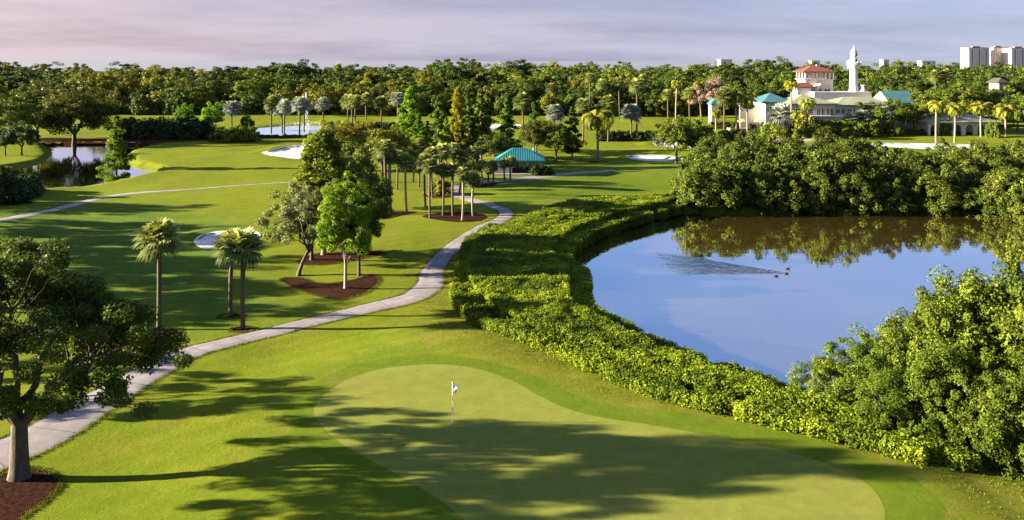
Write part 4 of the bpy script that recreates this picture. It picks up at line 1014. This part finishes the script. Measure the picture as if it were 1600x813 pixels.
# ================================================================== clubhouse and its neighbours
def bx(b, x0, x1, yt, yb_, Y, depth, foot=None):
    """box whose front face fills the given pixels at depth Y"""
    a = Q(x0, yt, Y); c = Q(x1, yb_, Y)
    return b.box(a.x, c.x, Y, Y+depth, c.z if foot is None else foot, a.z)
def row(t, name, mat, xs, w, yt, yb_, Y, sash=True):
    for x in xs:
        b = MB(); a = Q(x-w/2, yt, Y); c = Q(x+w/2, yb_, Y); b.box(a.x, c.x, Y-.05, Y+.15, c.z, a.z); f = b.build(name, mat, t)
        if sash:
            b = MB(); m = (a.x+c.x)/2; b.box(a.x-.12, c.x+.12, Y-.11, Y-.052, c.z-.14, c.z); b.box(m-.06, m+.06, Y-.09, Y-.051, c.z, a.z); b.build('frame', M['white'], f)
Yc = 225.0
def root(name, label, cat, x, Y):
    X = (x-CX)/F*Y; return thing(name, label, cat, (0, 0, 0))
def at_origin(t, X, Y):
    """move the Empty to the building's base, its parts stay where they are"""
    for c in t.children: c.location = (-X, -Y, 0)
    t.location = (X, Y, 0)
t = root('clubhouse', 'long white clubhouse with sage and teal hipped roofs', 'clubhouse', 1310, Yc)
b = MB(); bx(b, 1237, 1304, 163, 207, Yc-3, 14, -.2); b.build('wall', M['white'], t)
b = MB(); bx(b, 1304.5, 1345, 164.5, 207, Yc, 11, -.2); b.build('wall', M['white'], t)
b = MB(); bx(b, 1345.5, 1432, 165, 207, Yc+3, 11, -.2); b.build('wall', M['cream'], t)
b = MB(); bx(b, 1196, 1236.5, 161, 207, Yc+2, 12, -.2); b.build('wall', M['white'], t)
def hip(x0, x1, Y0, Y1, ye, yr, inset, mat, Yr=None, tt=.3):
    Ym = (Y0+Y1)/2; b = MB(); b.hip((x0-CX)/F*Y0, (x1-CX)/F*Y0, Y0, Y1, 20-(ye-HZ)/F*Y0, 20-(yr-HZ)/F*Ym, inset, tt); return b.build('roof', mat, t)
hip(1233, 1309, Yc-4.2, Yc+12, 162, 147.5, 8.1, M['sage'])
hip(1306, 1404, Yc-.8, Yc+13, 164, 151.5, 5.0, M['sage'])
hip(1192, 1240, Yc+1, Yc+15, 160, 145, 6.9, M['teal_dull'])
a = Q(1391, 161, Yc+2.2); c = Q(1436, 161, Yc+2.2); zt_ = 20-(142-HZ)/F*(Yc+8); Y0, Y1 = Yc+2.2, Yc+15      # gable facing left
b = MB(); b.add([(a.x, Y0, a.z), (c.x, Y0, a.z), (c.x, Y1, a.z), (a.x, Y1, a.z), (a.x, (Y0+Y1)/2, zt_), (c.x, (Y0+Y1)/2, zt_)], [(0,1,5,4), (2,3,4,5), (1,2,5), (3,2,1,0)]); b.build('roof', M['teal_dull'], t)
b = MB(); b.add([(a.x-.01, Y0+.3, a.z), (a.x-.01, Y1-.3, a.z), (a.x-.01, (Y0+Y1)/2, zt_-.25), (a.x+.2, Y0+.3, a.z), (a.x+.2, Y1-.3, a.z), (a.x+.2, (Y0+Y1)/2, zt_-.25)], [(0,2,1), (3,4,5), (0,1,4,3), (1,2,5,4), (2,0,3,5)]); b.build('gable_wall', M['cream'], t)
b = MB(); bx(b, 1272, 1362, 145, 160, Yc+13.2, 9); bx(b, 1272, 1362, 144, 145.2, Yc+13.0, 9.4); b.build('parapet_block', M['white'], t)
row(t, 'window', M['glass'], [1279, 1286, 1293.5, 1300], 4.2, 170, 180, Yc-3)
row(t, 'window', M['glass'], [1309, 1317.5, 1327, 1337], 5.2, 171, 177, Yc)
row(t, 'window', M['glass'], [1243, 1251, 1259, 1267], 4.2, 170, 180, Yc-3)
row(t, 'window', M['glass'], [1202, 1213, 1224], 6, 168, 178, Yc+2)
b = MB(); bx(b, 1268, 1343, 181, 183, Yc-4.4, 1.2); b.build('balcony_ledge', M['white'], t)
at_origin(t, (1310-CX)/F*Yc, Yc)

Yt = 241.0; S = Yt/F; t = thing('minaret_tower', 'tall slim white minaret tower with a balcony and onion dome', 'tower', ((1334-CX)*S, Yt, 0))
z = lambda y: 20-(y-HZ)*S
b = MB(); b.lathe([(2.6, -.2), (2.6, z(152)), (2.1, z(149)), (1.55, z(145)), (1.3, z(141)), (1.22, z(135)), (1.12, z(107)), (1.25, z(106)), (1.7, z(103.5)), (1.75, z(102))], 28); b.build('shaft', M['white'], t, False)
b = MB(); b.lathe([(1.95, z(101.9)), (2.05, z(101)), (2.05, z(98)), (1.85, z(98)), (1.85, z(101)), (.3, z(101))], 28); b.build('balcony', M['white'], t)
b = MB(); b.lathe([(.95, z(101.05)), (.95, z(93)), (1.1, z(92.7)), (1.1, z(92)), (.75, z(91.5)), (.72, z(89)), (.95, z(87)), (1.0, z(84)), (.9, z(80.5)), (.6, z(78)), (.3, z(76.5)), (.12, z(75))], 24); b.build('lantern', M['white'], t, False)
b = MB(); b.lathe([(.1, z(75)), (.18, z(74.3)), (.05, z(73.6)), (.03, z(71))], 10); b.build('finial', M['white'], t)
for a_ in range(8):
    w = a_*PI/4+.2; b = MB(); b.lathe([(.16, z(98)), (.16, z(96.6)), (.02, z(95.8))], 8, (1.95*math.cos(w), 1.95*math.sin(w), 0)); b.build('balcony_post', M['white'], t)
for x_, y_ in ((.35, 94.5), (.4, 86)):
    b = MB(); b.box(x_-.25, x_+.25, -1.15, -.6, z(y_+1.6), z(y_-1.6)); b.build('window', M['glass'], t)
Y2 = 243; t = thing('chimney_urn', 'short white flared chimney right of the minaret', 'chimney', ((1349-CX)/F*Y2, Y2, 0)); b = MB(); zz = lambda y: 20-(y-HZ)/F*Y2
b.lathe([(.7, -.2), (.7, zz(142)), (.5, zz(138)), (.5, zz(136)), (.75, zz(134)), (.8, zz(133)), (.5, zz(133))], 18); b.build('stack', M['white'], t)

Yb = 246.0; t = thing('belvedere', 'white belvedere with open columned top and red tiled roof', 'belvedere', (0, 0, 0))
b = MB(); bx(b, 1259, 1302, 124, 147, Yb, 7.5, -.2); b.build('wall', M['white'], t)
b = MB(); bx(b, 1257, 1304, 123.8, 125.2, Yb-.3, 8.1); b.build('cornice', M['white'], t)
for x_ in (1257.6, 1263.5, 1269.5, 1275.5, 1281.5, 1283, 1289, 1295, 1301):
    for yy in (Yb-.15, Yb+7.0):
        b = MB(); a = Q(x_, 112.5, Yb); c = Q(x_+2.2, 123.8, Yb); b.box(a.x, c.x, yy, yy+.45, c.z, a.z); b.build('column', M['white'], t)
for yy in (Yb+2.2, Yb+4.6):
    for x_ in (1257.6, 1301):
        b = MB(); a = Q(x_, 112.5, Yb); c = Q(x_+2.2, 123.8, Yb); b.box(a.x, c.x, yy, yy+.45, c.z, a.z); b.build('column', M['white'], t)
b = MB(); bx(b, 1266, 1295, 112.5, 123.8, Yb+3, 1.6); b.build('inner_wall', M['cream'], t)
a = Q(1255, 112, Yb-.8); c = Q(1305, 112, Yb-.8); b = MB(); b.hip(a.x, c.x, Yb-1, Yb+8.5, a.z, 20-(102-HZ)/F*(Yb+4), 4.3, .25); b.build('roof', M['red_tile'], t)
a = Q(1278, 105, Yb+3); b = MB(); b.box(a.x-.4, a.x+.4, Yb+3, Yb+3.8, a.z-1, 20-(101.5-HZ)/F*(Yb+3)); b.build('chimney', M['cream'], t)
b = MB(); bx(b, 1246, 1268, 136, 148, Yb-5, 5, -.2); b.build('annex_wall', M['white'], t)
a = Q(1245, 136.5, Yb-5.3); c = Q(1274, 136.5, Yb-5.3); b = MB(); b.hip(a.x, c.x, Yb-5.4, Yb+.0, a.z, 20-(128.5-HZ)/F*(Yb-2.6), 1.6, .2); b.build('annex_roof', M['red_tile'], t)
A_ = [Q(1269.5, 147, Yb-4), Q(1298, 147, Yb-4), Q(1298, 133, Yb-4), Q(1283, 131, Yb-4), Q(1270, 143, Yb-4)]
b = MB(); b.add([tuple(q) for q in A_]+[(q.x, q.y+3.8, q.z) for q in A_], [(0,1,2,3,4), (9,8,7,6,5), (0,4,9,5), (4,3,8,9), (3,2,7,8), (2,1,6,7)]); b.build('stair_block', M['cream'], t)
row(t, 'window', M['glass'], [1282, 1290, 1295], 2.6, 139, 144, Yb-4.02, False)
at_origin(t, (1280-CX)/F*Yb, Yb)

t = thing('garden_wall', 'plain white wall behind the green umbrellas', 'wall', (0, 0, 0)); b = MB(); bx(b, 1156, 1193, 165.5, 192, 232, .5, -.2); b.build('wall', M['white'], t); b = MB(); bx(b, 1155.5, 1193.5, 164.5, 165.5, 231.85, .8); b.build('coping', M['white'], t)
at_origin(t, (1174-CX)/F*232, 232)
for x0, x1, lab in ((1111, 1124, 'small teal-roofed hut left of the white wall'), (1159, 1176, 'small teal roof showing over the white wall')):
    Yh = 246; t = thing('garden_hut', lab, 'hut', (0, 0, 0), group='teal roofed huts'); b = MB(); bx(b, x0+1, x1-1, 163, 185, Yh, 4, -.2); b.build('wall', M['cream'], t)
    hip(x0, x1, Yh-.6, Yh+4.6, 163, 154, .9, M['teal_dull']); at_origin(t, ((x0+x1)/2-CX)/F*Yh, Yh)
for x_, lab in ((1160, 'left lime-green parasol on the terrace'), (1185, 'right lime-green parasol on the terrace')):
    q = Vector(((x_-CX)/F*229.6, 229.6, .75)); t = thing('parasol', lab, 'parasol', q, group='terrace parasols')
    b = MB(); b.lathe([(.03, 0), (.03, 2.7)], 8); b.build('pole', M['dark'], t)
    b = MB(); b.lathe([(1.65, 1.85), (1.67, 2.0), (1.1, 2.45), (.08, 2.8), (.02, 2.9)], 10); b.build('canopy', M['umb'], t); b = MB(); b.lathe([(.35, -.05), (.35, .06), (.05, .09)], 12); b.build('foot', M['dark'], t)
q = Q(1185, 194, 228); t = thing('terrace_wall', 'brown brick retaining wall below the parasols', 'wall', (q.x, 228, 0)); b = MB(); b.box(-8, 5, 0, 3.6, -.4, .75); b.build('terrace', M['patio'], t)

# banquet pavilion at the right
Yp = 214.0; t = thing('banquet_pavilion', 'low banquet pavilion with pale hipped roof and arched openings', 'pavilion', (0, 0, 0))
a = Q(1446, 190.5, Yp); c = Q(1566, 190.5, Yp); zR = 20-(174-HZ)/F*(Yp+8)
b = MB(); b.hip(a.x, c.x, Yp-1, Yp+16, a.z, zR, 8.2, .35); b.build('roof', M['sage'], t)
xs = np.linspace(a.x+.8, c.x-.8, 7)
for i in range(6):
    x0, x1 = xs[i], xs[i+1]; zt_ = a.z-.36; pier = .55; n = 12; V = []; Fc = []
    pts = [(x0+pier, 0)]+[((x0+x1)/2-(x1-x0-2*pier)/2*math.cos(PI*k_/n), zt_-1.5+1.05*math.sin(PI*k_/n)) for k_ in range(n+1)]+[(x1-pier, 0)]
    b = MB()
    b.box(x0, x0+pier, Yp, Yp+.6, -.2, zt_); b.box(x1-pier, x1-.003, Yp, Yp+.6, -.2, zt_)
    for k_ in range(n):
        (xa, za), (xb, zb) = pts[1+k_], pts[2+k_]
        b.add([(xa, Yp+.002, za), (xb, Yp+.002, zb), (xb, Yp+.002, zt_), (xa, Yp+.002, zt_), (xa, Yp+.598, za), (xb, Yp+.598, zb), (xb, Yp+.598, zt_), (xa, Yp+.598, zt_)], [(0,1,2,3), (7,6,5,4), (0,4,5,1)])
    b.build('arch', M['white'], t)
b = MB(); b.box(xs[0], xs[-1], Yp+11, Yp+11.4, -.2, a.z-.36); b.build('back_wall', M['cream'], t)
b = MB(); b.box(xs[0], xs[0]+.4, Yp+.62, Yp+10.98, -.2, a.z-.36); b.build('side_wall', M['cream'], t)
at_origin(t, (1506-CX)/F*Yp, Yp)
Yl = 220; t = thing('white_trellis', 'white slatted trellis screen left of the banquet pavilion', 'trellis', (0, 0, 0))
a = Q(1415, 187, Yl); c = Q(1440, 201, Yl); b = MB(); b.box(a.x, c.x, Yl, Yl+1.2, a.z-.3, a.z); b.build('top_beam', M['white'], t)
b = MB(); b.box(a.x, c.x, Yl+.02, Yl+1.0, c.z, c.z+.25); b.build('bottom_rail', M['steel_blue'], t)
b = MB(); b.box(a.x+.1, c.x-.1, Yl+.8, Yl+.9, c.z+.25, a.z-.3); b.build('backing', M['steel_blue'], t)
for k_ in range(6):
    x_ = a.x+(c.x-a.x-.25)*k_/5; b = MB(); b.box(x_, x_+.25, Yl+.05, Yl+.25, -.2 if k_ in (0, 5) else c.z+.25, a.z-.302); b.build('post', M['white'], t)
at_origin(t, (1427-CX)/F*Yl, Yl)
Yh = 285; t = thing('brown_house', 'brown gabled house end among the trees at far right', 'house', (0, 0, 0)); b = MB(); bx(b, 1561, 1574, 128, 150, Yh, 6, -.2); b.build('wall', M['patio'], t)
a = Q(1559, 129, Yh-.5); c = Q(1577, 129, Yh-.5); b = MB(); b.hip(a.x, c.x, Yh-.6, Yh+6.6, a.z, a.z+1.6, 1.6, .2); b.build('roof', M['dark'], t)
at_origin(t, (1567-CX)/F*Yh, Yh)

# far towers and waterfront
def block(name, x0, x1, yt, Y, depth, label, cat, wallm, storeys, bays, group=None, round_=False):
    a = Q(x0, yt, Y); c = Q(x1, yt, Y); X = (a.x+c.x)/2; W = c.x-a.x; t = thing(name, label, cat, (X, Y, 0), 0, 1.0, group); H = a.z
    b = MB(); b.box(-W/2, W/2, 0, depth, -.5, H); b.build('wall', wallm, t)
    b = MB(); b.box(-W/2-.6, W/2+.6, -.6, depth+.6, H+.01, H+(1.6 if storeys > 6 else .5)); (b.box(-W*.2, W*.15, depth*.3, depth*.6, H+1.61, H+4.2) if storeys > 6 else None); b.build('roof', M['brown_roof'] if storeys > 6 else M['white'], t)
    for k_ in range(bays):
        x_ = -W/2+W*(k_+.5)/bays; w_ = W/bays*.27
        b = MB(); b.box(x_-w_, x_+w_, -.25, .25, 2, H-2)
        b.build('window_bay', M['glass' if k_ % 3 == 1 else 'twr_shade'], t)
    b = MB()
    for s in range(1, storeys): b.box(-W/2-.2, W/2+.2, -.7, -.26, H*s/storeys-.25, H*s/storeys+.25)
    if storeys > 6: b.build('balconies', wallm, t)
M['brown_roof'] = plain('brown parapet', (.2,.13,.11), .8, .2, .1); M['twr'] = plain('apartment stucco', (.60,.51,.44), .8, .1, .05); M['twr_shade'] = plain('apartment window band', (.42,.36,.32), .6, .2, .1)
block('apartment_tower', 1513.5, 1546.5, 75.5, 1700, 30, 'widest pale apartment tower on the far right skyline', 'tower block', M['twr'], 15, 9, 'apartment towers on the skyline')
block('apartment_tower', 1552, 1576.5, 75, 1720, 30, 'middle apartment tower of three on the skyline', 'tower block', M['twr'], 15, 7, 'apartment towers on the skyline')
block('apartment_tower', 1580, 1612, 76, 1690, 30, 'apartment tower cut off by the right border', 'tower block', M['twr'], 15, 8, 'apartment towers on the skyline')
block('waterfront_building', 1126, 1144, 93.5, 900, 14, 'pale boxy building peeking over the treetops right of centre', 'building', M['white'], 3, 4)
for x0, x1, yt, lab in ((1330,1341,95,'pale low building just right of the minaret on the horizon'), (1380,1389,93.6,'small white building on the horizon right of the minaret'), (1440,1462,95.6,'low grey building on the right horizon'), (1268,1281,95.2,'low building on the horizon above the belvedere')):
    block('waterfront_building', x0, x1, yt, 1400, 14, lab, 'building', M['white'], 2, 3, 'low buildings on the horizon')

# ================================================================== sky, sun, camera
SUN_EL, SUN_DIR = math.radians(14.5), (-1.0, -.004)
EXP = 2.9
w = bpy.data.worlds.new('World'); sc.world = w; w.use_nodes = True; nt = w.node_tree; nt.nodes.clear(); n = N(nt)
sky = n('TexSky'); sky.sky_type = 'NISHITA'; sky.sun_disc = False; sky.sun_elevation = SUN_EL; sky.sun_rotation = math.atan2(SUN_DIR[0], SUN_DIR[1]) % (2*PI)
sky.air_density = 1.0; sky.dust_density = 1.5; sky.ozone_density = 1.5
STR = .1; K = 1/(2**EXP*STR)
def L(r, g, b, m=1.0):
    f = lambda c: ((c/255+.055)/1.055)**2.4 if c > 10 else c/255/12.92
    return (f(r)*K*m, f(g)*K*m, f(b)*K*m)
d = n('TexCoord').outputs['Generated']; sp = n('SeparateXYZ', Vector=d); X_, Z_ = sp.outputs[0], sp.outputs[2]
side = n.maprange(X_, -.55, .5)
low = n.mix(side, L(212,200,214), L(186,196,226)); mid = n.mix(side, L(180,158,186), L(146,160,208)); high = n.mix(side, L(122,156,230), L(116,156,232)); zen = L(70,98,168)
c = n.mix(n.maprange(Z_, .004, .07), low, mid); c = n.mix(n.maprange(Z_, .075, .2), c, high); c = n.mix(n.maprange(Z_, .36, .75), c, zen)
st = n('Mapping', Vector=d, Scale=(1.8, 1.8, 20)).outputs[0]
f = n.noise(st, 1.6, 6, .6)
c = n.mix(n.math('MULTIPLY', n.maprange(f, .42, .66), n.maprange(Z_, .005, .05, .15, .85)), c, n.mix(n.maprange(Z_, .08, .3), n.mix(side, L(208,184,198), L(184,188,220)), L(138,168,236)))
st2 = n('Mapping', Vector=d, Scale=(1.3, 1.3, 13), Location=(3, 1, .4)).outputs[0]
c = n.mix(n.math('MULTIPLY', n.math('MULTIPLY', n.maprange(n.noise(st2, 2.0, 5, .6), .46, .66), n.maprange(Z_, .3, .5, 1, 0)), .7), c, n.mix(n.maprange(Z_, .08, .16), n.mix(side, L(156,138,166), L(134,148,194)), n.mix(side, L(98,138,224), L(92,138,228))))
fac = n.maprange(Z_, .15, .9, .93, .7)
tot = n.mix(fac, sky.outputs[0], c)
bg = n('Background', Color=tot, Strength=STR); out = n('OutputWorld'); nt.links.new(bg.outputs[0], out.inputs[0])

ld = bpy.data.lights.new('sun', 'SUN'); ld.energy = 5.0; ld.angle = math.radians(.6); ld.color = (1, .9, .68)
so = bpy.data.objects.new('sun', ld); COL.objects.link(so); so.location = (-60, 0, 60)
v = Vector((-SUN_DIR[0]*math.cos(SUN_EL), -SUN_DIR[1]*math.cos(SUN_EL), -math.sin(SUN_EL))); so.rotation_euler = v.to_track_quat('-Z', 'Y').to_euler()

cd = bpy.data.cameras.new('camera'); cam = bpy.data.objects.new('camera', cd); COL.objects.link(cam); sc.camera = cam
cam.location = (0, 0, CH); cam.rotation_euler = (PI/2, 0, 0); cd.sensor_width = 36; cd.lens = 36*F/1600; cd.shift_y = -(406.5-HZ)/1600; cd.clip_start = .5; cd.clip_end = 60000
vs = sc.view_settings; vs.view_transform = 'Standard'; vs.look = 'None'; vs.exposure = EXP; vs.gamma = 1; vs.use_curve_mapping = False
sc.render.engine = 'CYCLES'; sc.cycles.max_bounces = 6; sc.cycles.diffuse_bounces = 3; sc.cycles.glossy_bounces = 3; sc.cycles.transmission_bounces = 4; sc.cycles.use_denoising = True; sc.cycles.caustics_reflective = False
